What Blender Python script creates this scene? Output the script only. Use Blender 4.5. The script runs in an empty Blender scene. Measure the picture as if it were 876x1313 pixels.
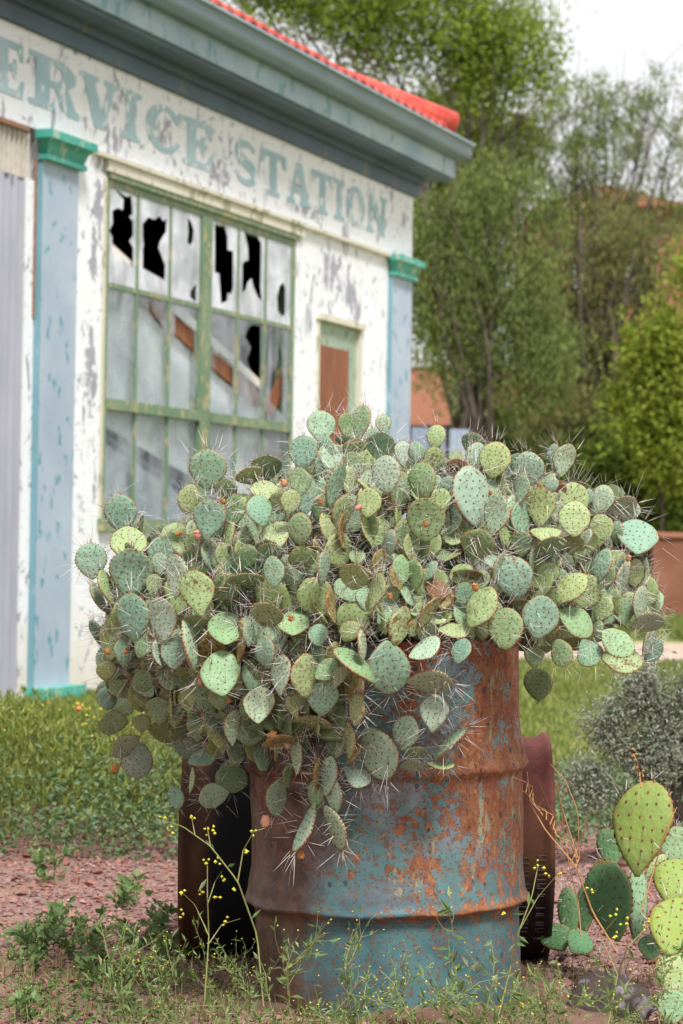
import bpy, math, random
import numpy as np
from mathutils import Vector, Matrix, noise as mnoise
from mathutils.geometry import tessellate_polygon
random.seed(7); rng = np.random.default_rng(7)
S = bpy.context.scene; C = S.collection
R = math.radians
# ------------------------------------------------------------------ camera
F = 3240.0; CX = 438.0; CY = 656.5; PH = .017; H = .98; TH = 33.5/3240
rr = np.array([math.cos(PH), 0, math.sin(PH)]); u0 = np.array([-math.sin(PH), 0, math.cos(PH)]); f0 = np.array([0, 1., 0])
ff = math.cos(TH)*f0+math.sin(TH)*u0; uu = math.cos(TH)*u0-math.sin(TH)*f0
CAM = np.array([0, 0, H])
cam = bpy.data.cameras.new('camera'); co = bpy.data.objects.new('camera', cam); C.objects.link(co)
M = Matrix.Identity(4)
for i in range(3):
    M[i][0] = rr[i]; M[i][1] = uu[i]; M[i][2] = -ff[i]; M[i][3] = CAM[i]
co.matrix_world = M
cam.sensor_fit = 'VERTICAL'; cam.sensor_height = 36; cam.lens = F/1313*36; cam.clip_end = 2000; cam.clip_start = .1
cam.dof.use_dof = True; cam.dof.focus_distance = 5.1; cam.dof.aperture_fstop = 8.0
S.camera = co
S.view_settings.view_transform = 'Standard'; S.view_settings.look = 'None'; S.view_settings.exposure = .55; S.view_settings.gamma = 1
# ------------------------------------------------------------------ world + sun
SUN_EL, SUN_AZ = 55, 160          # azimuth measured clockwise from +Y (the view direction)
W = bpy.data.worlds.new('World'); S.world = W; W.use_nodes = True
wn = W.node_tree; wn.nodes.clear()

def nd(nt, t, inp=None, **at):
    n = nt.nodes.new(t)
    for k, v in at.items(): setattr(n, k, v)
    for k, v in (inp or {}).items():
        if isinstance(v, bpy.types.NodeSocket): nt.links.new(v, n.inputs[k])
        else: n.inputs[k].default_value = v
    return n
def c4(c): return (c[0], c[1], c[2], 1) if len(c) == 3 else c
sky = nd(wn, 'ShaderNodeTexSky', sky_type='NISHITA', sun_disc=False, sun_elevation=R(SUN_EL), sun_rotation=R(SUN_AZ))
b1 = nd(wn, 'ShaderNodeBackground', {'Color': sky.outputs[0], 'Strength': .12})
tc = nd(wn, 'ShaderNodeTexCoord')
cn = nd(wn, 'ShaderNodeTexNoise', {'Vector': tc.outputs['Generated'], 'Scale': 3.2, 'Detail': 5., 'Roughness': .55})
cm = nd(wn, 'ShaderNodeMapRange', {0: cn.outputs['Fac'], 1: .22, 2: .52, 3: 0., 4: 1.})
cc = nd(wn, 'ShaderNodeMix', {0: cm.outputs[0], 6: (.82, .87, .97, 1), 7: (1.0, .99, 1.0, 1)}, data_type='RGBA')
b2 = nd(wn, 'ShaderNodeBackground', {'Color': cc.outputs[2], 'Strength': .72})
mx = nd(wn, 'ShaderNodeMixShader', {0: .95, 1: b1.outputs[0], 2: b2.outputs[0]})
nd(wn, 'ShaderNodeOutputWorld', {0: mx.outputs[0]})
sl = bpy.data.lights.new('sun', 'SUN'); sl.energy = 3.5; sl.angle = R(13); sl.color = (1, .985, .965)
so = bpy.data.objects.new('sun', sl); C.objects.link(so)
az, el = R(SUN_AZ), R(SUN_EL)
sd = Vector((math.sin(az)*math.cos(el), math.cos(az)*math.cos(el), math.sin(el)))
so.rotation_euler = sd.to_track_quat('Z', 'Y').to_euler(); so.location = (0, 0, 30)

def P(px, py, D):
    """world point at forward distance D seen at photo pixel"""
    v = ff+(px-CX)/F*rr-(py-CY)/F*uu
    return CAM+v*(D/v[1])
# facade frame: O at the left pilaster foot, du along the wall, nn out of it
A = math.atan(1144/3240.)
du = np.array([math.sin(A), math.cos(A), 0]); nn = np.array([math.cos(A), -math.sin(A), 0]); ez = np.array([0, 0, 1.])
O = np.array([-1.7599, 14.3268, 0])
def W3(u, w, z): return O+u*du+w*nn+z*ez
def fac(x, y, w=0):
    v = ff+(x-CX)/F*rr-(y-CY)/F*uu
    t = ((O+nn*w-CAM)@nn)/(v@nn); p = CAM+t*v-O
    return float(p@du), float(p[2])
# ------------------------------------------------------------------ mesh helpers
class MB:
    def __init__(s): s.v = []; s.f = []; s.m = []; s.n = 0
    def add(s, v, f, m=0):
        v = np.asarray(v, float); s.v.append(v)
        for a in f: s.f.append(tuple(int(i)+s.n for i in a)); s.m.append(m)
        s.n += len(v)
    def hexa(s, p, m=0):      # 8 points, bottom 4 then top 4
        s.add(p, [(0, 3, 2, 1), (4, 5, 6, 7), (0, 1, 5, 4), (1, 2, 6, 5), (2, 3, 7, 6), (3, 0, 4, 7)], m)
    def box(s, x0, x1, y0, y1, z0, z1, m=0):
        s.hexa([(x0, y0, z0), (x1, y0, z0), (x1, y1, z0), (x0, y1, z0), (x0, y0, z1), (x1, y0, z1), (x1, y1, z1), (x0, y1, z1)], m)
    def ubox(s, a, b, w0, w1, z0, z1, m=0):
        s.hexa([W3(a, w1, z0), W3(b, w1, z0), W3(b, w0, z0), W3(a, w0, z0), W3(a, w1, z1), W3(b, w1, z1), W3(b, w0, z1), W3(a, w0, z1)], m)
    def tube(s, pts, rad, n=6, m=0, cap=True):
        pts = np.asarray(pts, float); k = len(pts)
        rad = np.full(k, rad) if np.isscalar(rad) else np.asarray(rad)
        t = np.gradient(pts, axis=0); t /= np.linalg.norm(t, axis=1)[:, None]+1e-12
        ref = np.array([0, 0, 1.]) if abs(t[0][2]) < .9 else np.array([1., 0, 0])
        V = []
        for i in range(k):
            a = np.cross(t[i], ref); a /= np.linalg.norm(a)+1e-12; b = np.cross(t[i], a); ref = np.cross(a, t[i]); 
            for j in range(n):
                q = 2*math.pi*j/n
                V.append(pts[i]+rad[i]*(math.cos(q)*a+math.sin(q)*b))
        fs = [(i*n+j, i*n+(j+1) % n, (i+1)*n+(j+1) % n, (i+1)*n+j) for i in range(k-1) for j in range(n)]
        if cap: fs += [tuple(range(n-1, -1, -1)), tuple(range((k-1)*n, k*n))]
        s.add(V, fs, m)
    def poly(s, outer, holes, tof, t=.004, m=0):
        """flat shape in 2D with holes; tof(a,b,depth) -> 3D ; extruded by t"""
        rings = [[Vector((p[0], p[1], 0)) for p in outer]]+[[Vector((p[0], p[1], 0)) for p in h] for h in holes]
        tri = tessellate_polygon(rings); flat = [p for r_ in rings for p in r_]; k = len(flat)
        V = [tof(p.x, p.y, t) for p in flat]+[tof(p.x, p.y, 0) for p in flat]
        fs = [tuple(x) for x in tri]+[tuple(k+i for i in reversed(x)) for x in tri]
        o = 0
        for r_ in rings:
            L = len(r_)
            for i in range(L): j = (i+1) % L; fs.append((o+i, o+j, k+o+j, k+o+i))
            o += L
        s.add(V, fs, m)
    def mesh(s, name, mats, smooth=False):
        me = bpy.data.meshes.new(name)
        me.from_pydata(np.concatenate(s.v).tolist() if s.v else [], [], s.f)
        for m in mats: me.materials.append(m)
        if len(mats) > 1: me.polygons.foreach_set('material_index', s.m)
        if smooth: me.polygons.foreach_set('use_smooth', [True]*len(me.polygons))
        me.update(); return me
    def build(s, name, mats, parent=None, smooth=False, **kw):
        if not isinstance(mats, (list, tuple)): mats = [mats]
        return link(s.mesh(name, mats, smooth), name, parent, **kw)
def link(me, name, parent=None, **kw):
    o = bpy.data.objects.new(name, me); C.objects.link(o)
    if parent is not None:
        o.parent = parent
        if kw.pop('keep', True): o.matrix_parent_inverse = PINV.get(parent.name, Matrix.Identity(4))
    for k, v in kw.items(): o[k] = v
    return o
PINV = {}
def thing(name, label, cat, loc=(0, 0, 0), group=None):
    """Empty at the thing's base; children given in world coordinates"""
    o = bpy.data.objects.new(name, None); C.objects.link(o); o.location = loc; o.empty_display_size = .1
    o['label'] = label; o['category'] = cat
    if group: o['group'] = group
    PINV[o.name] = Matrix.Translation(-Vector(loc)); return o
def tag(o, label, cat, group=None, kind=None):
    if label: o['label'] = label
    if cat: o['category'] = cat
    if group: o['group'] = group
    if kind: o['kind'] = kind
    return o
def npmesh(name, V, Fc, mats, mi=None, smooth=False):
    """fast mesh from numpy arrays; Fc is (n,k)"""
    me = bpy.data.meshes.new(name); n, k = Fc.shape
    me.vertices.add(len(V)); me.vertices.foreach_set('co', np.asarray(V, np.float32).ravel())
    me.loops.add(n*k); me.loops.foreach_set('vertex_index', Fc.astype(np.int32).ravel())
    me.polygons.add(n); me.polygons.foreach_set('loop_start', np.arange(0, n*k, k, dtype=np.int32))
    me.polygons.foreach_set('loop_total', np.full(n, k, np.int32))
    for m in mats: me.materials.append(m)
    if mi is not None: me.polygons.foreach_set('material_index', mi.astype(np.int32))
    me.polygons.foreach_set('use_smooth', np.full(n, smooth))
    me.update(calc_edges=True); return me
def leaves(Pc, D, L, Wd, curl=.15):
    """Pc centres (n,3), D directions (n,3), length/width arrays -> folded diamond leaves"""
    n = len(Pc); D = D/(np.linalg.norm(D, axis=1)[:, None]+1e-9)
    q = rng.normal(size=(n, 3)); a = np.cross(D, q); a /= np.linalg.norm(a, axis=1)[:, None]+1e-9; nrm = np.cross(D, a)
    L = np.broadcast_to(L, (n,))[:, None]; Wd = np.broadcast_to(Wd, (n,))[:, None]
    v0 = Pc; v2 = Pc+D*L+nrm*L*curl*-.4
    v1 = Pc+D*L*.45+a*Wd*.5+nrm*L*curl; v3 = Pc+D*L*.45-a*Wd*.5+nrm*L*curl
    V = np.stack([v0, v1, v2, v3], 1).reshape(-1, 3)
    b = np.arange(n)[:, None]*4
    Fc = np.concatenate([b+np.array([[0, 1, 2]]), b+np.array([[0, 2, 3]])], 0)
    return V, Fc
# ------------------------------------------------------------------ materials
def newmat(name):
    m = bpy.data.materials.new(name); m.use_nodes = True; nt = m.node_tree
    b = nt.nodes['Principled BSDF']; return m, nt, b
def coord(nt, kind='Object', scale=None):
    t = nd(nt, 'ShaderNodeTexCoord').outputs[kind]
    if scale is not None: t = nd(nt, 'ShaderNodeMapping', {0: t, 3: scale}).outputs[0]
    return t
def noi(nt, vec, sc, det=4., ro=.55, dist=0.):
    return nd(nt, 'ShaderNodeTexNoise', {'Vector': vec, 'Scale': sc, 'Detail': det, 'Roughness': ro, 'Distortion': dist}).outputs['Fac']
def mr(nt, v, a, b, c=0., d=1.): return nd(nt, 'ShaderNodeMapRange', {0: v, 1: a, 2: b, 3: c, 4: d}).outputs[0]
def mix(nt, f, a, b):
    a = c4(a) if isinstance(a, tuple) else a; b = c4(b) if isinstance(b, tuple) else b
    return nd(nt, 'ShaderNodeMix', {0: f, 6: a, 7: b}, data_type='RGBA').outputs[2]
def ma(nt, op, a, b=0., c=0.): return nd(nt, 'ShaderNodeMath', {0: a, 1: b, 2: c}, operation=op).outputs[0]
def bump(nt, b, h, st=.3, dist=.01):
    nt.links.new(nd(nt, 'ShaderNodeBump', {'Height': h, 'Strength': st, 'Distance': dist}).outputs[0], b.inputs['Normal'])
def setc(nt, b, c): nt.links.new(c, b.inputs['Base Color'])
def simple(name, c, c2=None, sc=8., rough=.7, st=.2, met=0., stretch=None, lo=.35, hi=.65, bd=.01):
    m, nt, b = newmat(name); v = coord(nt, 'Object', stretch)
    n = noi(nt, v, sc, 6.)
    setc(nt, b, mix(nt, mr(nt, n, lo, hi), c, c2 or tuple(x*.6 for x in c)))
    b.inputs['Roughness'].default_value = rough; b.inputs['Metallic'].default_value = met
    if st: bump(nt, b, n, st, bd)
    return m
def foliage(name, cols, transl=.3, rough=.6):
    """leaf material, one colour per leaf"""
    m, nt, b = newmat(name)
    g = nd(nt, 'ShaderNodeNewGeometry').outputs['Random Per Island']
    cr = nd(nt, 'ShaderNodeValToRGB', {0: g}); e = cr.color_ramp.elements
    while len(e) < len(cols): e.new(.5)
    for i, c in enumerate(cols): e[i].position = i/(len(cols)-1); e[i].color = c4(c)
    cr.color_ramp.interpolation = 'LINEAR'
    v = coord(nt, 'Object'); n = noi(nt, v, 1.3, 2.)
    col = mix(nt, mr(nt, n, .35, .65, 0, .5), cr.outputs[0], tuple(x*.65 for x in cols[0]))
    setc(nt, b, col); b.inputs['Roughness'].default_value = rough; b.inputs['Specular IOR Level'].default_value = .15
    t = nd(nt, 'ShaderNodeBsdfTranslucent', {0: col})
    ms = nd(nt, 'ShaderNodeMixShader', {0: transl, 1: b.outputs[0], 2: t.outputs[0]})
    nt.links.new(ms.outputs[0], nt.nodes['Material Output'].inputs[0]); return m

def paint_white():
    m, nt, b = newmat('peeling white paint'); v = coord(nt)
    base = mix(nt, noi(nt, v, 1.2, 3.), (.83, .84, .87), (.76, .77, .81))
    big = noi(nt, nd(nt, 'ShaderNodeMapping', {0: v, 3: (1.7, 1.7, .8)}).outputs[0], 2.1, 8., .65, .8)
    du_n = nd(nt, 'ShaderNodeVectorMath', {0: v, 1: tuple(-O)}, operation='ADD').outputs[0]
    uu_ = nd(nt, 'ShaderNodeVectorMath', {0: du_n, 1: tuple(du)}, operation='DOT_PRODUCT').outputs['Value']; zz_ = nd(nt, 'ShaderNodeSeparateXYZ', {0: v}).outputs[2]
    bias = None      # places where the paint has come off in sheets
    for (a, z, ra, rz) in ((5.0, 2.92, .35, .30), (5.45, 2.85, .25, .28), (.80, 2.75, .10, .45), (.75, 1.95, .12, .35), (1.0, 3.36, .5, .10), (1.75, 3.50, .2, .12), (2.7, 3.42, .25, .12), (4.3, 3.35, .5, .06), (5.6, 2.2, .12, .4), (.85, 3.2, .2, .08)):
        q1 = ma(nt, 'DIVIDE', ma(nt, 'SUBTRACT', uu_, a), ra); q2 = ma(nt, 'DIVIDE', ma(nt, 'SUBTRACT', zz_, z), rz)
        g_ = ma(nt, 'MAXIMUM', ma(nt, 'SUBTRACT', 1., ma(nt, 'ADD', ma(nt, 'MULTIPLY', q1, q1), ma(nt, 'MULTIPLY', q2, q2))), 0.)
        bias = g_ if bias is None else ma(nt, 'MAXIMUM', bias, g_)
    med = noi(nt, nd(nt, 'ShaderNodeMapping', {0: v, 3: (1.3, 1.3, 1.)}).outputs[0], 8., 7., .65, .8)
    peel = ma(nt, 'MAXIMUM', mr(nt, big, .625, .635), mr(nt, ma(nt, 'ADD', med, ma(nt, 'MULTIPLY', bias, .14)), .60, .612))
    fl = noi(nt, v, 14., 6., .6, .5); area = mr(nt, noi(nt, v, 1.1, 2.), .5, .62)
    flm = ma(nt, 'MULTIPLY', mr(nt, fl, .60, .62), area)
    peel = ma(nt, 'MAXIMUM', peel, flm)
    under = mix(nt, noi(nt, v, 9., 4.), (.27, .27, .33), (.40, .39, .43))
    fine = mr(nt, noi(nt, v, 40., 4.), .62, .66, 0, .6)
    cream = mix(nt, mr(nt, noi(nt, v, 3.3, 4.), .58, .75, 0, .25), base, (.66, .58, .44))
    col = mix(nt, fine, cream, (.45, .42, .38))
    grime = ma(nt, 'ADD', zz_, ma(nt, 'MULTIPLY', noi(nt, v, 2.5, 6., .65), 1.3))
    col = mix(nt, mr(nt, grime, 1.25, .75, 0, .6), col, (.62, .54, .40)); drip = mr(nt, noi(nt, nd(nt, 'ShaderNodeMapping', {0: v, 3: (1, 1, .06)}).outputs[0], 16., 4., .6), .56, .72, 0, .35)
    col = mix(nt, drip, col, (.52, .50, .47))
    setc(nt, b, mix(nt, peel, col, under)); b.inputs['Roughness'].default_value = .65
    bump(nt, b, ma(nt, 'SUBTRACT', ma(nt, 'MULTIPLY', fl, .2), peel), .5, .004); return m
def paint_flaked(name, c, c2, under, sc=10., th=.62, rough=.6):
    m, nt, b = newmat(name); v = coord(nt)
    base = mix(nt, mr(nt, noi(nt, v, 1.6, 5.), .35, .65), c, c2)
    spots = mr(nt, noi(nt, nd(nt, 'ShaderNodeMapping', {0: v, 3: (1, 1, .6)}).outputs[0], sc, 5., .6), th, th+.03)
    setc(nt, b, mix(nt, spots, base, under)); b.inputs['Roughness'].default_value = rough
    bump(nt, b, ma(nt, 'MULTIPLY', spots, -1.), .3, .003); return m
M_white = paint_white()
M_blue = paint_flaked('weathered blue grey paint', (.31, .38, .47), (.42, .48, .57), (.10, .28, .34), 13., .60)
M_blueside = paint_flaked('teal blue edge paint', (.12, .27, .32), (.18, .34, .40), (.3, .4, .45), 9., .62)
M_green = paint_flaked('jade green paint', (.03, .30, .235), (.09, .42, .33), (.36, .46, .36), 16., .57, .6)
M_fascia = paint_flaked('faded blue fascia paint', (.24, .35, .41), (.36, .45, .49), (.16, .30, .32), 6., .58)
M_cornice = paint_flaked('slate blue cornice paint', (.06, .09, .13), (.08, .13, .18), (.16, .16, .13), 3., .64)
M_gutter = paint_flaked('grey blue gutter paint', (.13, .20, .25), (.17, .25, .30), (.3, .38, .36), 4., .66, .4)
M_sash = paint_flaked('flaking green sash paint', (.12, .20, .11), (.18, .255, .155), (.36, .31, .16), 18., .55)
M_cream = paint_flaked('stained cream paint', (.66, .62, .52), (.58, .54, .42), (.34, .32, .2), 7., .56)
M_door = paint_flaked('faded green door paint', (.26, .36, .26), (.34, .42, .32), (.16, .17, .13), 20., .58)
def wood_rust():
    m, nt, b = newmat('reddish brown boards'); v = coord(nt, 'Object', (9, 9, .9))
    n = noi(nt, v, 3., 8., .7, .6)
    setc(nt, b, mix(nt, mr(nt, n, .3, .7), (.11, .035, .018), (.36, .12, .045))); b.inputs['Roughness'].default_value = .7; bump(nt, b, n, .4); return m
M_brown = wood_rust()
M_plank = simple('dusty pale plank', (.80, .72, .66), (.62, .54, .50), 5., .8, stretch=(1, 1, 3))
M_pale = simple('whitewashed lining board', (.84, .82, .82), (.55, .55, .60), 2.6, .85)
M_greyboard = simple('grey lining board', (.36, .37, .42), (.46, .47, .52), 3., .85)
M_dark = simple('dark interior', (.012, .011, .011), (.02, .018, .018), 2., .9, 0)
M_corr = simple('grey corrugated steel', (.30, .31, .37), (.42, .42, .47), 3., .45, .1, .3, (1, 1, .25))
M_corr2 = simple('weathered pale corrugated sheet', (.40, .36, .30), (.56, .52, .45), 10., .8, .3)
M_letter = paint_flaked('faded turquoise lettering', (.28, .43, .47), (.40, .54, .58), (.80, .79, .78), 16., .58)
M_red = simple('red roof paint', (.50, .045, .03), (.64, .10, .065), 9., .55, .2)
M_rusttrim = simple('rusty edge strip', (.22, .10, .06), (.35, .2, .14), 20., .8)
def glassmat(name, dust, col=(.60, .62, .68)):
    m, nt, b = newmat(name); v = coord(nt)
    n = ma(nt, 'ADD', ma(nt, 'MULTIPLY', noi(nt, v, 2.6, 6., .6, .6), .75), ma(nt, 'MULTIPLY', noi(nt, v, 17., 5., .6), .25))
    f = mr(nt, n, .42, .60, max(0, dust-.24), min(1, dust+.22))
    setc(nt, b, mix(nt, mr(nt, noi(nt, v, 5., 5.), .35, .7), col, (.40, .42, .45))); b.inputs['Roughness'].default_value = .55
    g = nd(nt, 'ShaderNodeBsdfGlossy', {0: (1, 1, 1, 1), 1: .03}); t = nd(nt, 'ShaderNodeBsdfTransparent', {0: (.86, .9, .9, 1)})
    fa = nd(nt, 'ShaderNodeLayerWeight', {0: .5}).outputs['Facing']
    fr = ma(nt, 'MULTIPLY_ADD', ma(nt, 'POWER', fa, 5.), .5, .02)
    cl = nd(nt, 'ShaderNodeMixShader', {0: fr, 1: t.outputs[0], 2: g.outputs[0]})
    ms = nd(nt, 'ShaderNodeMixShader', {0: f, 1: cl.outputs[0], 2: b.outputs[0]})
    nt.links.new(ms.outputs[0], nt.nodes['Material Output'].inputs[0]); return m
M_gl1 = glassmat('grimy broken glass with painted sky', .93, (.74, .76, .82)); M_gl2 = glassmat('dusty glass', .10); M_gl3 = glassmat('streaked glass', .06)  # top panes: reflected sky put into the pale dust colour

def drum_mat():
    m, nt, b = newmat('rusted teal drum paint'); v = coord(nt)
    sx = nd(nt, 'ShaderNodeSeparateXYZ', {0: v}); X, Z = sx.outputs[0], sx.outputs[2]
    vs = nd(nt, 'ShaderNodeMapping', {0: v, 3: (1, 1, .35)}).outputs[0]
    big = noi(nt, v, 5.5, 8., .68, .3); streak = noi(nt, vs, 13., 7., .65, .3); fine = noi(nt, v, 60., 6., .7)
    # coat: greyed lilac above the lower hoop, blue teal below
    up = mr(nt, ma(nt, 'ADD', Z, ma(nt, 'MULTIPLY', big, .16)), .30, .42)
    teal = mix(nt, mr(nt, noi(nt, v, 9., 5.), .4, .62), (.035, .11, .13), (.075, .18, .185))
    grey = mix(nt, mr(nt, noi(nt, v, 7., 6., .6), .42, .60), (.11, .215, .215), (.215, .195, .225))
    blue2 = mix(nt, mr(nt, Z, .54, .62), grey, mix(nt, mr(nt, noi(nt, v, 12., 4.), .4, .6), (.18, .275, .31), (.125, .225, .205)))
    coat = mix(nt, up, teal, blue2)
    coat = mix(nt, mr(nt, fine, .5, .8, 0, .5), coat, (.2, .16, .14))
    # rust
    rz = ma(nt, 'MULTIPLY', mr(nt, Z, .0, .75), .075); rx = ma(nt, 'MULTIPLY', mr(nt, X, -.05, .28), .06)
    s = ma(nt, 'ADD', ma(nt, 'ADD', ma(nt, 'MULTIPLY', big, .27), ma(nt, 'MULTIPLY', streak, .22)), ma(nt, 'ADD', ma(nt, 'MULTIPLY', fine, .28), ma(nt, 'MULTIPLY', noi(nt, v, 27., 8., .78, .5), .34)))
    s = ma(nt, 'ADD', ma(nt, 'ADD', s, rz), rx)
    s = ma(nt, 'ADD', s, ma(nt, 'MULTIPLY', ma(nt, 'MULTIPLY', mr(nt, Z, .22, .27), mr(nt, Z, .50, .44)), .022))
    s = ma(nt, 'SUBTRACT', s, mr(nt, Z, .21, .17, 0, .045))
    bx = ma(nt, 'MULTIPLY', mr(nt, ma(nt, 'ABSOLUTE', ma(nt, 'SUBTRACT', Z, .255)), .02, .045, .06, 0), mr(nt, X, .14, .04))
    s = ma(nt, 'SUBTRACT', s, bx)
    bx = ma(nt, 'MULTIPLY', mr(nt, ma(nt, 'ABSOLUTE', ma(nt, 'SUBTRACT', Z, .67)), .05, .09, .07, 0), mr(nt, ma(nt, 'ABSOLUTE', ma(nt, 'SUBTRACT', X, .13)), .03, .07, 1, 0))
    s = ma(nt, 'SUBTRACT', s, bx)
    s = ma(nt, 'ADD', s, mr(nt, X, .20, .27, 0, .012))
    s = ma(nt, 'SUBTRACT', s, ma(nt, 'MULTIPLY', mr(nt, Z, .53, .60, 0, .05), mr(nt, X, .06, -.04)))
    # more rust on the hoops
    for hz in (.215, .505):
        g = ma(nt, 'ABSOLUTE', ma(nt, 'SUBTRACT', Z, hz)); s = ma(nt, 'ADD', s, mr(nt, g, 0, .03, .05, 0))
    rust = mr(nt, s, .628, .648)
    rc = mix(nt, mr(nt, noi(nt, v, 30., 9., .75, .5), .40, .60), (.22, .07, .038), (.30, .125, .055))
    rc = mix(nt, mr(nt, noi(nt, vs, 80., 8., .75), .52, .64, 0, .85), rc, (.085, .035, .024))
    rc = mix(nt, mr(nt, noi(nt, v, 60., 7., .75, .4), .55, .64, 0, .8), rc, (.38, .20, .085))
    rc = mix(nt, mr(nt, noi(nt, vs, 34., 8., .7), .56, .62, 0, .8), rc, (.27, .29, .20))
    coat = mix(nt, mr(nt, noi(nt, v, 75., 8., .8), .50, .58, 0, .8), coat, (.15, .075, .045))
    coat = mix(nt, mr(nt, noi(nt, v, 55., 6., .7), .40, .32, 0, .6), coat, (.05, .10, .12))
    col = mix(nt, rust, coat, rc)
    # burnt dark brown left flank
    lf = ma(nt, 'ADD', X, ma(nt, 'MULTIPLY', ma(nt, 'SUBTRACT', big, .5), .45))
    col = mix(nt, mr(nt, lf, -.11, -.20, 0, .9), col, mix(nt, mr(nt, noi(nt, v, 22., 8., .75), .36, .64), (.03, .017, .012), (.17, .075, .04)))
    # chips and pits
    vo = nd(nt, 'ShaderNodeTexVoronoi', {'Vector': nd(nt, 'ShaderNodeMapping', {0: v, 3: (1, 1, .8)}).outputs[0], 'Scale': 34., 'Randomness': 1.})
    rs = nd(nt, 'ShaderNodeSeparateXYZ', {0: vo.outputs['Color']}).outputs[0]
    chip = ma(nt, 'MULTIPLY', ma(nt, 'LESS_THAN', ma(nt, 'ADD', vo.outputs['Distance'], ma(nt, 'MULTIPLY', fine, .25)), .31), ma(nt, 'GREATER_THAN', rs, .72))
    col = mix(nt, ma(nt, 'MULTIPLY', chip, .85), col, (.045, .055, .07))
    vo2 = nd(nt, 'ShaderNodeTexVoronoi', {'Vector': v, 'Scale': 110.})
    col = mix(nt, ma(nt, 'MULTIPLY', ma(nt, 'LESS_THAN', vo2.outputs['Distance'], .2), .7), col, (.07, .035, .03))
    setc(nt, b, col); b.inputs['Specular IOR Level'].default_value = .3
    nt.links.new(mr(nt, rust, 0, 1, .42, .85), b.inputs['Roughness'])
    h = ma(nt, 'ADD', ma(nt, 'MULTIPLY', fine, .5), ma(nt, 'ADD', ma(nt, 'MULTIPLY', rust, -.35), ma(nt, 'MULTIPLY', chip, -.5)))
    bump(nt, b, h, .55, .003); return m
M_drum = drum_mat()
def drum2_mat():
    m, nt, b = newmat('dark red to black lying drum'); v = coord(nt)
    X = nd(nt, 'ShaderNodeSeparateXYZ', {0: v}).outputs[0]; Z = nd(nt, 'ShaderNodeSeparateXYZ', {0: v}).outputs[2]
    n = noi(nt, v, 7., 8., .65); f = noi(nt, v, 50., 5., .7)
    red = mix(nt, mr(nt, f, .4, .7), (.17, .05, .043), (.085, .035, .026))
    b.inputs['Specular IOR Level'].default_value = .2
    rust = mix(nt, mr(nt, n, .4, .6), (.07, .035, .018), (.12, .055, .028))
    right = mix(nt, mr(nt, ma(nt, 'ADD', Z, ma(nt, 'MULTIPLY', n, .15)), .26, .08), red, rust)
    right = mix(nt, mr(nt, ma(nt, 'ADD', Z, ma(nt, 'MULTIPLY', n, .2)), .13, .0), right, (.025, .018, .016))  # blacker towards the underside
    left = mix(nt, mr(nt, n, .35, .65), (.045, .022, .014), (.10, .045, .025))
    left = mix(nt, mr(nt, ma(nt, 'ADD', X, ma(nt, 'MULTIPLY', n, .1)), -.325, -.29), left, (.008, .008, .009))  # near black past the brown left end
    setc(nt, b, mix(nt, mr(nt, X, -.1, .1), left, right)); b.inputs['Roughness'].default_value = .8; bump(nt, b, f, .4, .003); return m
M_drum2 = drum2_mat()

def pad_mat():
    m, nt, b = newmat('cactus pad skin'); v = coord(nt)
    oi = nd(nt, 'ShaderNodeObjectInfo'); col = oi.outputs['Color']; al = oi.outputs['Alpha']
    rv = nd(nt, 'ShaderNodeVectorMath', {0: v, 1: nd(nt, 'ShaderNodeCombineXYZ', {0: ma(nt, 'MULTIPLY', oi.outputs['Random'], 37.), 1: ma(nt, 'MULTIPLY', oi.outputs['Random'], 91.)}).outputs[0]}, operation='ADD').outputs[0]
    n = noi(nt, rv, 3.2, 5., .6); sc = noi(nt, rv, 5., 6., .65, .4)
    Z = nd(nt, 'ShaderNodeSeparateXYZ', {0: v}).outputs[2]
    hv = nd(nt, 'ShaderNodeHueSaturation', {'Hue': .488, 'Saturation': 1.12, 'Value': .84, 'Color': col}).outputs[0]
    c = mix(nt, mr(nt, n, .35, .7, 0, .9), col, hv)
    c = mix(nt, mr(nt, ma(nt, 'ADD', Z, ma(nt, 'MULTIPLY', n, .5)), .42, .22, 0, .32), c, (.20, .22, .07))     # older, yellower base
    blotch = mr(nt, ma(nt, 'SUBTRACT', sc, ma(nt, 'SUBTRACT', 1., al)), -.36, -.30)
    c = mix(nt, ma(nt, 'MULTIPLY', blotch, .85), c, (.17, .085, .035))
    # corky spots
    vo = nd(nt, 'ShaderNodeTexVoronoi', {'Vector': rv, 'Scale': 7.}); rs = nd(nt, 'ShaderNodeSeparateXYZ', {0: vo.outputs['Color']}).outputs[0]
    sp = ma(nt, 'MULTIPLY', ma(nt, 'LESS_THAN', vo.outputs['Distance'], .16), ma(nt, 'GREATER_THAN', rs, .86))
    c = mix(nt, ma(nt, 'MULTIPLY', sp, .6), c, (.38, .33, .16))
    # reddish worn rim: dense areole line at the margin
    rim = nd(nt, 'ShaderNodeAttribute', attribute_name='rim').outputs['Fac']
    c = mix(nt, mr(nt, ma(nt, 'ADD', rim, ma(nt, 'MULTIPLY', ma(nt, 'SUBTRACT', noi(nt, rv, 14., 3.), .5), .5)), .86, 1.0, 0, .55), c, (.34, .17, .06))
    setc(nt, b, c); b.inputs['Roughness'].default_value = .52; b.inputs['Specular IOR Level'].default_value = .2
    bump(nt, b, noi(nt, rv, 9., 4.), .25, .02); return m
M_pad = pad_mat()
M_areole = simple('areole felt', (.13, .05, .03), (.24, .09, .045), 30., .9, 0)
M_tuft = simple('orange rim glochids', (.42, .15, .05), (.25, .08, .04), 14., .9, 0)
M_spine = simple('pale grey spine', (.74, .70, .66), (.34, .29, .26), 1.7, .5, 0, lo=.4, hi=.7)
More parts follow.
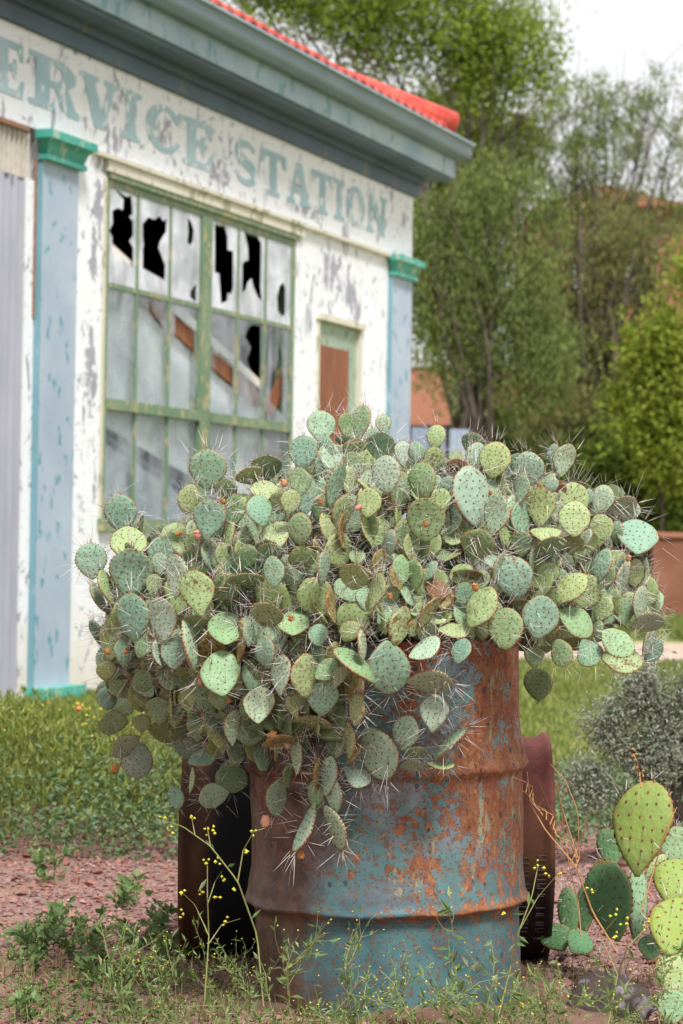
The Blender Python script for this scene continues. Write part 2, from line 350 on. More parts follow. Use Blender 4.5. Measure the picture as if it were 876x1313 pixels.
M_spined = simple('reddish spine base', (.16, .07, .05), (.25, .12, .09), 3., .5, 0)
M_fruit = simple('dried orange fruit', (.62, .28, .07), (.42, .16, .05), 40., .7, .5)
M_fruitp = simple('pink prickly fruit', (.55, .20, .16), (.62, .33, .18), 20., .5, .3)
M_stem = simple('old woody cactus stem', (.15, .10, .065), (.07, .05, .035), 25., .9, .8)
M_soil = simple('potting soil', (.06, .035, .022), (.1, .06, .04), 30., .95, .8)

# ------------------------------------------------------------------ the ground
def ground_z(x, y):
    return .012*mnoise.noise(Vector((x*1.3, y*1.3, 0)))+.008*mnoise.noise(Vector((x*5, y*5, 2)))
def ground_mat():
    m, nt, b = newmat('pink gravel earth'); v = coord(nt)
    sx = nd(nt, 'ShaderNodeSeparateXYZ', {0: v}); Y = sx.outputs[1]; X = sx.outputs[0]
    vo = nd(nt, 'ShaderNodeTexVoronoi', {'Vector': v, 'Scale': 75.})
    g = mix(nt, noi(nt, vo.outputs['Color'], 2., 2.), (.26, .13, .105), (.36, .24, .21))
    g = mix(nt, mr(nt, vo.outputs['Distance'], .35, .6, 0, .8), g, (.13, .07, .05))
    dirt = mix(nt, noi(nt, v, 20., 6.), (.20, .10, .065), (.27, .16, .11))
    c = mix(nt, mr(nt, noi(nt, v, 2.2, 4.), .5, .62), g, dirt)
    far = mix(nt, noi(nt, v, .6, 5.), (.20, .24, .07), (.30, .31, .11))
    c = mix(nt, mr(nt, ma(nt, 'ADD', Y, ma(nt, 'MULTIPLY', noi(nt, v, .8, 4.), 2.)), 9.5, 11.), c, far)
    setc(nt, b, c); b.inputs['Roughness'].default_value = .95; bump(nt, b, vo.outputs['Distance'], .5, .01); return m
g = MB()
xs = np.concatenate([[-400, -80, -20, -8], np.linspace(-4, 4, 110), [8, 20, 80, 400]]); ys = np.concatenate([[-60, -10, 0], np.linspace(3.5, 12, 110), [14, 18, 25, 40, 90, 700]])
V = [(x, y, ground_z(x, y) if (abs(x) < 5 and 3 < y < 13) else 0) for y in ys for x in xs]; nx = len(xs)
g.add(V, [(j*nx+i, j*nx+i+1, (j+1)*nx+i+1, (j+1)*nx+i) for j in range(len(ys)-1) for i in range(nx-1)])
g.build('ground', ground_mat(), None, True, kind='structure')
# sandy path far right
p = MB(); p.add([(1, 20.5, .005), (30, 22.5, .005), (30, 27, .005), (1, 24.6, .005)], [(0, 1, 2, 3)])
p.build('path', simple('pale sandy path', (.50, .38, .30), (.40, .30, .22), 2., .95), kind='structure')
# pebbles
n = 42000
px = rng.uniform(-1.7, 1.9, n); py = 4.5+5.2*rng.random(n)**1.15
keep = rng.random(n) < np.clip(1.25-.12*np.abs(py-6.6)**1.5, .2, 1); px, py = px[keep], py[keep]; n = len(px)
oc = np.array([(1, 0, 0), (-1, 0, 0), (0, 1, 0), (0, -1, 0), (0, 0, 1), (0, 0, -1)], float)
of = np.array([(0, 2, 4), (2, 1, 4), (1, 3, 4), (3, 0, 4), (2, 0, 5), (1, 2, 5), (3, 1, 5), (0, 3, 5)])
sz = rng.lognormal(-5.15, .42, n)
V = oc[None]*sz[:, None, None]*rng.uniform(.5, 1.5, (n, 6, 1))*np.array([1, 1, .7]); a = rng.uniform(0, 6.28, n); ca, sa = np.cos(a)[:, None], np.sin(a)[:, None]
V = np.stack([V[..., 0]*ca-V[..., 1]*sa, V[..., 0]*sa+V[..., 1]*ca, V[..., 2]+V[..., 0]*.3*rng.normal(size=(n, 1))], -1)
gz = np.array([ground_z(x, y) for x, y in zip(px, py)])
V += np.stack([px, py, gz+sz*.3], -1)[:, None]
M_peb = foliage('pink gravel stones', [(.17, .07, .055), (.34, .155, .125), (.42, .22, .18), (.26, .17, .155), (.12, .075, .07), (.50, .34, .29)], 0., .85)
o = link(npmesh('pebbles', V.reshape(-1, 3), (np.arange(n)[:, None, None]*6+of[None]).reshape(-1, 3), [M_peb]), 'gravel'); tag(o, 'loose pink gravel covering the ground around the drums', 'gravel', kind='stuff')

# ------------------------------------------------------------------ service station building
B = thing('service_station', 'white weathered service station with broken green sash window and peeling paint', 'building', tuple(O))
def ub(name, mat, a, b, w0, w1, z0, z1, parent=B, **k):
    m = MB(); m.ubox(a, b, w0, w1, z0, z1); return m.build(name, mat, parent, **k)
w = MB()
w.ubox(.0, .93, -.2, 0, 0, 3.262); w.ubox(.93, 4.19, -.2, 0, 0, 1.04); w.ubox(4.19, 4.68, -.2, 0, 0, 3.262)
w.ubox(4.68, 5.64, -.2, 0, 2.62, 3.262); w.ubox(5.64, 6.88, -.2, 0, 0, 3.262); w.ubox(.93, 4.19, -.2, 0, 3.17, 3.262)
w.ubox(-.13, 0, -.2, -.004, 0, 2.975)
w.build('wall', M_white, B)
fz = MB(); fz.ubox(-6, 6.88, -.2, .012, 3.265, 3.80); fz.build('frieze', M_white, B)
sh = MB(); sh.ubox(6.68, 6.88, -7, -.2, 0, 3.8); sh.ubox(-6.0, -5.8, -7, -.2, 0, 3.8); sh.ubox(-6, 6.88, -7.2, -7, 0, 3.8); sh.ubox(-6, 6.88, -7, -.2, 3.60, 3.8)
sh.build('side_wall', M_white, B)
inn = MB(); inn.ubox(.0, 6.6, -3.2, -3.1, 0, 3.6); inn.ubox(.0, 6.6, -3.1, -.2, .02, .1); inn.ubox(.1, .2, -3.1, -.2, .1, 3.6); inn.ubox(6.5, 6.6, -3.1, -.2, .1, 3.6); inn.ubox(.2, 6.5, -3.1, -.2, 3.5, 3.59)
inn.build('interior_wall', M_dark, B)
# drip mould along the foot of the frieze, above the window
ub('drip_mould', M_cream, .70, 6.28, .0, .045, 3.235, 3.262)
ub('lintel', M_cream, .90, 4.30, -.0, .028, 3.165, 3.232)
ub('window_head', M_sash, .93, 4.22, -.03, .02, 3.130, 3.163)
ub('rust_strip', M_rusttrim, -6, -.15, -.2, .02, 3.235, 3.262)
# pilasters with jade capitals
def pilaster(a, b):
    m = MB(); m.ubox(a, b, 0, .032, .1, 3.10); pil = m.build('pilaster', M_blue, B)
    m = MB(); m.ubox(a-.012, a+.0, .0, .034, .1, 3.10); m.build('pilaster_edge', M_blueside, pil, keep=True)
    m = MB()
    prof = [(3.10, .075), (3.13, .075), (3.132, .06), (3.16, .07), (3.19, .08), (3.212, .10), (3.214, .12), (3.262, .12)]
    for (z0, p0), (z1, p1) in zip(prof, prof[1:]):
        e0, e1 = p0-.05, p1-.05
        m.hexa([W3(a-e0, p0, z0), W3(b+e0, p0, z0), W3(b+e0, 0.014, z0), W3(a-e0, 0.014, z0), W3(a-e1, p1, z1), W3(b+e1, p1, z1), W3(b+e1, 0.014, z1), W3(a-e1, 0.014, z1)])
    m.build('capital', M_green, pil)
    m = MB(); m.ubox(a-.04, b+.04, .0, .12, -.05, .1); m.build('plinth', M_green, pil)
PINV_fix = []
_l = link
pilaster(0.0, .47); pilaster(6.32, 6.84)
# corrugated shutter on the left
def corr(name, a, b, w0, z0, z1, mat, pitch=.085, amp=.022):
    k = int((b-a)/pitch*8); m = MB(); V = []
    for i in range(k+1):
        u_ = a+(b-a)*i/k; d_ = amp*math.sin(2*math.pi*u_/pitch)
        V += [W3(u_, w0+d_, z0), W3(u_, w0+d_, z1)]
    m.add(V, [(2*i, 2*i+2, 2*i+3, 2*i+1) for i in range(k)]); return m.build(name, mat, B, True)
corr('corrugated_sheet', -4.5, -.15, -.026, 0, 2.98, M_corr)
corr('corrugated_sheet', -4.5, -.06, -.022, 2.975, 3.235, M_corr2, .06)
ub('side_wall', M_white, -6, -4.5, -.2, 0, 0, 3.235)
ub('rust_strip', M_rusttrim, -.035, -.013, -.01, .004, 2.2, 3.1)
# eaves: cornice steps, soffit, fascia, gutter (front and right return)
def band(name, mat, w0, w1, z0, z1, e=None):
    m = MB(); m.ubox(-6, 6.88+(w1 if e is None else e), w0, w1, z0, z1); m.ubox(6.88+w0, 6.88+(w1 if e is None else e), -7, w0, z0, z1); return m.build(name, mat, B)
band('cornice', M_cornice, -.1, .05, 3.803, 3.90); band('cornice', M_cornice, -.1, .085, 3.902, 3.955); band('soffit', M_cornice, -.15, .26, 3.957, 4.0)
band('fascia', M_fascia, .262, .285, 3.985, 4.165)
m = MB()       # ogee gutter swept along the front and the return
prof = [(.287, 4.165), (.30, 4.14), (.345, 4.135), (.385, 4.16), (.40, 4.20), (.392, 4.235), (.405, 4.262), (.415, 4.268), (.415, 4.278), (.395, 4.28), (.38, 4.24), (.30, 4.20)]
V = []
for (u_, s) in ((-6, 0), (6.88, 1)):
    for (o_, z_) in prof: V.append(W3(u_+o_*s, o_, z_))
for (o_, z_) in prof: V.append(W3(6.88+o_, -7, z_))
K = len(prof); fs = [(i*K+j, (i+1)*K+j, (i+1)*K+(j+1) % K, i*K+(j+1) % K) for i in range(2) for j in range(K)]
m.add(V, fs); gut = m.build('gutter', M_gutter, B, True)
m = MB(); m.ubox(-6, 7.29, .385, .421, 4.268, 4.284); m.build('gutter_lip', M_fascia, gut)
# hip roof + tiles of the eave course
m = MB(); a_ = math.tan(R(20)); e = .36; L0, L1, WB = -6, 6.84, -7.2
dpt = 3.6
m.add([W3(L0, e, 4.27), W3(L1, e, 4.27), W3(L1-dpt-e, -dpt, 4.27+(dpt+e)*a_), W3(L0, -dpt, 4.27+(dpt+e)*a_), W3(L1, WB, 4.27), W3(L0, WB, 4.27)], [(0, 1, 2, 3), (1, 4, 2), (3, 2, 4, 5), (0, 5, 4, 1)])
roof = m.build('roof', M_red, B)
tile = MB()
for k in range(9):
    q0, q1 = math.pi*k/9, math.pi*(k+1)/9
    x0, x1 = .095*math.cos(q0), .095*math.cos(q1); h0, h1 = .05*math.sin(q0), .05*math.sin(q1)
    P0 = [x0*du+nn*0+ez*h0, x1*du+ez*h1]; bk = -nn*.55+ez*.55*a_
    tile.add([P0[0], P0[1], P0[1]+bk, P0[0]+bk, P0[0]-ez*.03, P0[1]-ez*.03], [(0, 1, 2, 3), (0, 4, 5, 1)])
tm = tile.mesh('roof_tile', [M_red], False)
for k in range(31):
    o = link(tm, 'roof_tile', roof); o.location = Vector(W3(.55+k*.2, e+.012, 4.305+.004*math.sin(k*5.1))); 
m = MB(); pts = [W3(L1-.04-s, e+.01-s, 4.375+s*a_*1.0) for s in np.linspace(0, 3.7, 12)]; m.tube(pts, .105, 10); m.build('hip_cap', M_red, roof, True)
# lettering: SERVICE STATION, slab serif letters
def ring(cx, cz, rx, rz, a0=0, a1=360, n=22): return [(cx+rx*math.cos(R(a0+(a1-a0)*i/n)), cz+rz*math.sin(R(a0+(a1-a0)*i/n))) for i in range(n+1)]
def stroke(pts, th):
    pts = np.array(pts, float); t = np.gradient(pts, axis=0); t /= np.linalg.norm(t, axis=1)[:, None]; nrm = np.stack([-t[:, 1], t[:, 0]], 1); th = np.array(th)[:, None] if not np.isscalar(th) else th
    return [tuple(p) for p in pts+nrm*th/2]+[tuple(p) for p in (pts-nrm*th/2)[::-1]]
def glyph(c):
    """outline in a unit box, slab serif; returns [(outer, holes)]"""
    if c == 'I': return [([(.1, 0), (.9, 0), (.9, .1), (.7, .14), (.7, .86), (.9, .9), (.9, 1), (.1, 1), (.1, .9), (.3, .86), (.3, .14), (.1, .1)], [])]
    if c == 'T': return [([(.25, 0), (.75, 0), (.75, .09), (.63, .13), (.63, .86), (.8, .86), (.9, .68), (1, .68), (1, 1), (0, 1), (0, .68), (.1, .68), (.2, .86), (.37, .86), (.37, .13), (.25, .09)], [])]
    if c == 'E': return [([(0, 0), (.95, 0), (1, .33), (.9, .33), (.78, .13), (.42, .13), (.42, .45), (.58, .45), (.62, .33), (.72, .33), (.72, .69), (.62, .69), (.58, .58), (.42, .58), (.42, .87), (.74, .87), (.86, .68), (.96, .68), (.93, 1), (0, 1), (0, .9), (.14, .87), (.14, .13), (0, .1)], [])]
    if c == 'V': return [([(.38, 0), (.62, 0), (.88, .87), (1, .9), (1, 1), (.62, 1), (.62, .9), (.73, .87), (.56, .32), (.37, .87), (.46, .9), (.46, 1), (0, 1), (0, .9), (.1, .87)], [])]
    if c == 'A': return [([(0, 0), (.34, 0), (.34, .1), (.24, .13), (.28, .27), (.58, .27), (.63, .13), (.54, .1), (.54, 0), (1, 0), (1, .1), (.9, .13), (.6, 1), (.38, 1), (.12, .13), (0, .1)], [[(.31, .38), (.43, .78), (.55, .38)]])]
    if c == 'N': return [([(0, 0), (.34, 0), (.34, .1), (.25, .13), (.25, .66), (.74, 0), (.9, 0), (.9, .87), (1, .9), (1, 1), (.66, 1), (.66, .9), (.76, .87), (.76, .42), (.34, 1), (0, 1), (0, .9), (.11, .87), (.11, .13), (0, .1)], [])]
    if c == 'R':
        top = ring(.52, .73, .40, .27, 90, -75, 12)
        return [([(0, 0), (.52, 0), (.52, .1), (.40, .13), (.40, .44), (.50, .44), (.66, .08), (.78, 0), (1, 0), (1, .12), (.92, .14), (.76, .50)]+top[::-1]+[(0, 1), (0, .9), (.13, .87), (.13, .13), (0, .1)], [[(.40, .57)]+[(.46, .57)]+ring(.48, .72, .17, .15, -80, 80, 8)+[(.40, .87)]])]
    if c == 'O': return [(ring(.5, .5, .5, .5, 0, 345, 23), [ring(.5, .5, .22, .38, 0, 345, 23)])]
    if c == 'C':
        o_ = ring(.5, .5, .5, .5, 40, 320, 20); i_ = ring(.54, .5, .27, .38, 318, 45, 18)
        return [([(.99, .95), (.90, .95), (.86, .86)]+o_+[(.95, .27), (.85, .30)]+i_+[(.86, .66), (.99, .66)], [])]
    if c == 'S':
        t = np.linspace(0, 1, 22); pts = []
        for x in t:
            q = x*2
            if q < 1: an = R(20+230*q); pts.append((.5+.34*math.cos(an), .735+.20*math.sin(an)))
            else: an = R(70-230*(q-1)); pts.append((.5+.36*math.cos(an), .27+.20*math.sin(an)))
        th = [.10+.16*math.exp(-((x-.5)/.3)**2) for x in t]
        return [(stroke(pts, th), [])]
letters = [('S', -1.05, -.67), ('E', -.56, -.22), ('R', -.16, .50), ('V', .50, 1.05), ('I', 1.06, 1.42), ('C', 1.46, 2.03), ('E', 2.05, 2.55),
           ('S', 2.92, 3.38), ('T', 3.42, 3.92), ('A', 3.95, 4.44), ('T', 4.46, 4.92), ('I', 4.93, 5.20), ('O', 5.23, 5.66), ('N', 5.70, 6.20)]
for ch, a, b in letters:
    m = MB(); z0, z1 = (3.40, 3.70) if a < 2 else (3.385, 3.69)
    for outer, holes in glyph(ch):
        m.poly(outer, holes, lambda x, y, d_: W3(a+x*(b-a), .013+d_, z0+y*(z1-z0)), .004)
    m.build('letter', M_letter, B)
# ---- the big sash window: frame, mullion, bars, broken panes, boards behind
win = MB(); win.ubox(.93, .985, -.12, -.002, 1.04, 3.13); win.ubox(4.12, 4.19, -.12, -.002, 1.04, 3.13); win.ubox(.985, 4.12, -.12, -.002, 3.085, 3.13)
window = win.build('window', M_sash, B)
ub('sill', M_sash, .88, 4.24, -.12, .04, 1.0, 1.075, window)
ub('mullion', M_sash, 2.43, 2.60, -.12, .006, 1.075, 3.085, window)
ub('sash_rail', M_sash, .985, 2.42, -.115, .015, 1.735, 1.80, window); ub('sash_rail', M_sash, 2.61, 4.12, -.115, .015, 1.735, 1.80, window)
ub('jamb', M_cream, .885, .928, -.10, .006, 1.04, 3.13, window)
ub_x = [.985, 1.42, 1.93, 2.42, 2.61, 3.10, 3.62, 4.12]
for xb in (1.42, 1.93, 3.10, 3.62):
    ub('glazing_bar', M_sash, xb-.013, xb+.013, -.035, -.004, 1.80, 3.085, window); ub('glazing_bar', M_sash, xb-.013, xb+.013, -.035, -.004, 1.075, 1.735, window)
for s in ((.985, 1.40), (1.44, 1.91), (1.95, 2.42), (2.61, 3.08), (3.12, 3.60), (3.64, 4.12)):
    ub('glazing_bar', M_sash, s[0], s[1], -.033, -.005, 2.475, 2.505, window)
def z5(L): return [(120+x/6.257, 200+y/6.257) for x, y in L]
def z6(L): return [(250+x/6.257, 250+y/6.257) for x, y in L]
def z4(L): return [(110+x/3.02, 200+y/3.02) for x, y in L]
holes = {
 (0, 0): [z5([(185, 225), (175, 260), (205, 310), (240, 345), (240, 380), (235, 435), (200, 415), (150, 440), (155, 540), (125, 600), (150, 650), (150, 760), (320, 900), (322, 740), (290, 685), (320, 640), (320, 530), (290, 490), (318, 465), (305, 320), (262, 325), (215, 295), (195, 230)])],
 (0, 1): [z5([(395, 545), (440, 490), (490, 512), (530, 480), (565, 525), (592, 495), (585, 610), (540, 685), (525, 740), (555, 820), (578, 880), (575, 1000), (395, 900), (395, 740), (403, 725), (395, 640)])],
 (0, 2): [z5([(755, 490), (785, 530), (808, 600), (800, 690), (780, 722), (752, 690), (760, 600)]), z5([(828, 1020), (780, 1080), (775, 1130), (810, 1180), (825, 1170)])],
 (0, 3): [z6([(215, 190), (245, 260), (265, 350), (265, 440), (310, 455), (308, 760), (290, 800), (268, 785), (262, 850), (210, 875), (195, 630), (160, 620), (160, 235), (180, 235), (205, 250)])],
 (0, 4): [z6([(385, 235), (470, 250), (500, 320), (535, 390), (530, 740), (540, 860), (500, 810), (470, 740), (455, 670), (430, 700), (410, 765), (380, 785), (380, 560), (400, 530), (428, 525), (425, 430), (400, 300)])],
 (0, 5): [z6([(710, 700), (728, 760), (725, 960), (700, 975), (665, 930), (660, 810), (680, 730)])],
 (1, 1): [z4([(245, 560), (258, 595), (305, 672), (290, 662), (245, 602)])],
 (1, 2): [z4([(346, 612), (420, 680), (422, 768), (346, 700)])],
 (1, 3): [z4([(500, 765), (572, 822), (570, 900), (500, 845)])],
 (1, 4): [z4([(655, 652), (678, 662), (680, 900), (650, 860), (625, 790), (640, 740), (617, 700), (635, 660)])],
 (1, 5): [z4([(748, 725), (763, 780), (763, 1005), (715, 950), (710, 800), (735, 835), (745, 790)])]}
cols = [(.987, 1.398), (1.442, 1.908), (1.952, 2.418), (2.612, 3.078), (3.122, 3.598), (3.642, 4.118)]
rows = [(2.507, 3.083), (1.802, 2.473), (1.077, 1.733)]
for r_, (za, zb) in enumerate(rows):
    for c_, (a, b) in enumerate(cols):
        m = MB(); hs = [[fac(x, y, -.01) for x, y in h] for h in holes.get((r_, c_), [])]
        hs = [[(min(max(p_[0], a+.008), b-.008), min(max(p_[1], za+.008), zb-.008)) for p_ in h] for h in hs]
        m.poly([(a, za), (b, za), (b, zb), (a, zb)], hs, lambda x, y, d_: W3(x, -.014+d_, y), .004)
        m.build('pane', [M_gl1, M_gl2, M_gl3][r_], window)
def board(name, pix, w0, mat, t=.03, lab=None):
    m = MB(); m.poly([fac(x, y, w0) for x, y in pix], [], lambda x, y, d_: W3(x, w0-t+d_, y), t)
    o = m.build(name, mat, B)
    if lab: o['label'] = lab
board('pale_brace', z4([(60, 300), (690, 880), (690, 915), (205, 480), (60, 370)]), -.03, M_plank, .008)
board('rusty_brace', z4([(195, 470), (690, 910), (665, 972), (200, 560)]), -.04, M_brown, .012)
board('rusty_brace', z4([(690, 965), (775, 820), (790, 880), (720, 1010)]), -.055, M_brown, .01)
board('lining_board', z4([(60, 370), (200, 480), (560, 880), (690, 985), (700, 1120), (690, 1300), (560, 1330), (60, 1040)]), -.075, M_pale, .015)
def t1(L): return [(90+x/4.38, 510+y/4.38) for x, y in L]
board('dark_batten', t1([(120, 150), (700, 545), (700, 575), (120, 180)]), -.055, M_cornice, .01)
board('lining_board', t1([(120, 182), (700, 578), (700, 900), (120, 900)]), -.067, M_greyboard, .007)
# door
door = ub('door', M_door, 4.70, 5.62, -.08, -.022, 0, 2.60); ub('door_panel', M_brown, 4.80, 5.42, -.020, -.012, .3, 2.42, door)
ub('door_frame', M_cream, 4.66, 4.70, -.2, .012, 0, 2.62, door); ub('door_frame', M_cream, 5.62, 5.66, -.2, .012, 0, 2.62, door); ub('door_head', M_cream, 4.64, 5.70, -.1, .03, 2.602, 2.65, door)

# ------------------------------------------------------------------ drums
def lathe(name, prof, mat, dent=.0, n=160, seed=0, wob=0., spin='z'):
    m = MB(); V = []; Z0 = [z for r_, z in prof]
    for (r_, z) in prof:
        for j in range(n):
            q = 2*math.pi*j/n; d_ = 0
            if dent and r_ > .2:
                d_ = dent*mnoise.noise(Vector((math.cos(q)*2.2+seed, math.sin(q)*2.2, z*5)))+dent*.35*mnoise.noise(Vector((math.cos(q)*7+seed, math.sin(q)*7, z*16)))
            V.append(((r_+d_)*math.cos(q), (r_+d_)*math.sin(q), z+(dent*.6*mnoise.noise(Vector((math.cos(q)*3+seed, math.sin(q)*3, 9))) if dent and r_ > .2 else 0)))
    k = len(prof); fs = [(i*n+j, i*n+(j+1) % n, (i+1)*n+(j+1) % n, (i+1)*n+j) for i in range(k-1) for j in range(n)]
    m.add(V, fs); return m
def drum_prof(r0, h, hoops, amp=.017, low=.0):
    prof = [(.0, .012), (r0-.02, .012), (r0+.004, 0), (r0+.006, .012), (r0, .02)]
    zz = np.linspace(.03, h-.02, 150)
    for z in zz:
        e_ = sum(amp*math.exp(-((z-hz)/(.016 if z > hz else .009))**2)+.006*math.exp(-((z-hz-.03)/.03)**2) for hz in hoops)
        prof.append((r0+e_-(low if z < hoops[0] else 0), z))
    prof += [(r0, h-.012), (r0+.006, h-.008), (r0+.007, h), (r0-.002, h), (r0-.006, h-.01)]
    return prof
DB = .09
dc = P(503, 1000, 5.40); DX, DY = float(dc[0]), 5.40
tilt = R(-1.6)
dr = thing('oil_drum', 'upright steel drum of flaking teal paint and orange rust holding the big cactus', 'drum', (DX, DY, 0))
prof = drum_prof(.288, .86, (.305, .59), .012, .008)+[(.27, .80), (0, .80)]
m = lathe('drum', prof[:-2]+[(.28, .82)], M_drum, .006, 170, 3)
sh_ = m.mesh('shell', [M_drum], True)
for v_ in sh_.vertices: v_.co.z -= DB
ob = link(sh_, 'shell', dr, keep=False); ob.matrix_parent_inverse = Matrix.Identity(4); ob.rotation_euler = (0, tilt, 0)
m = MB(); V = [(0, 0, .70)]+[(.275*math.cos(q), .275*math.sin(q), .69+.01*math.sin(q*5)) for q in np.linspace(0, 2*math.pi, 40, endpoint=False)]
m.add([(x+DX-.02, y+DY, z) for x, y, z in V], [(0, i, i % 40+1) for i in range(1, 41)]); o = m.build('soil', M_soil, None, kind='structure')
# lying drum behind it
a1, a2 = P(238, 1100, 5.98), P(700, 1100, 5.95)
ld = thing('oil_drum', 'dark drum lying on its side behind the upright one, reddish at its right end', 'drum', (float((a1[0]+a2[0])/2), 5.96, 0))
Lh = float(a2[0]-a1[0])
prof = drum_prof(.262, Lh, (Lh*.31, Lh*.69), .012)[5:]
zin = [(0., .02), (.245, .02), (.255, .002), (.272, .0), (.273, .012), (.264, .022)]; zout = [(.264, Lh-.022), (.273, Lh-.012), (.272, Lh), (.255, Lh-.002), (.245, Lh-.02), (0, Lh-.02)]
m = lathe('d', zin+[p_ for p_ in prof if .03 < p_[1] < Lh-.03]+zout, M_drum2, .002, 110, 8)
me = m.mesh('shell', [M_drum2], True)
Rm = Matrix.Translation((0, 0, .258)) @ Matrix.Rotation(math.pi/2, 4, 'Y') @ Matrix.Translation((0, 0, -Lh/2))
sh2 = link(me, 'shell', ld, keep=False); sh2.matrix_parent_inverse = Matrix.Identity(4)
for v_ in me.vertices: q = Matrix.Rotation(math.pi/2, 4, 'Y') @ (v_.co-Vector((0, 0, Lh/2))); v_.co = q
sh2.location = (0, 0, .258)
# embossed maker's marks near the right end: rows of short worn strokes on the curved shell
m = MB(); rnd = random.Random(4)
for row, x0 in ((0, .385), (1, .345)):
    q = -.78
    while q < .02:
        h_ = rnd.uniform(.018, .03); x = x0+rnd.uniform(-.002, .002)
        for (da, xa, xb) in ((0, 0, .022), (h_*1.6, 0, .022), (h_*.8, .0, .018*rnd.random()+.004)):
            if rnd.random() < .85:
                an = q+da; c_, s_ = math.cos(an), math.sin(an); rr0 = .2655
                pts = [(x+xa, -rr0*c_, rr0*s_), (x+xb, -rr0*c_, rr0*s_)]; m.tube(pts, .0009, 4)
        an = q+h_*.8; m.tube([(x, -.2655*math.cos(q), .2655*math.sin(q)), (x, -.2655*math.cos(q+h_*1.6), .2655*math.sin(q+h_*1.6))], .0009, 4)
        q += rnd.uniform(.075, .11)
me = m.mesh('embossed_mark', [simple('worn grey emboss', (.16, .13, .12), (.08, .06, .055), 60., .6, 0)]); o = link(me, 'embossed_mark', ld, keep=False); o.location = (0, 0, .258)

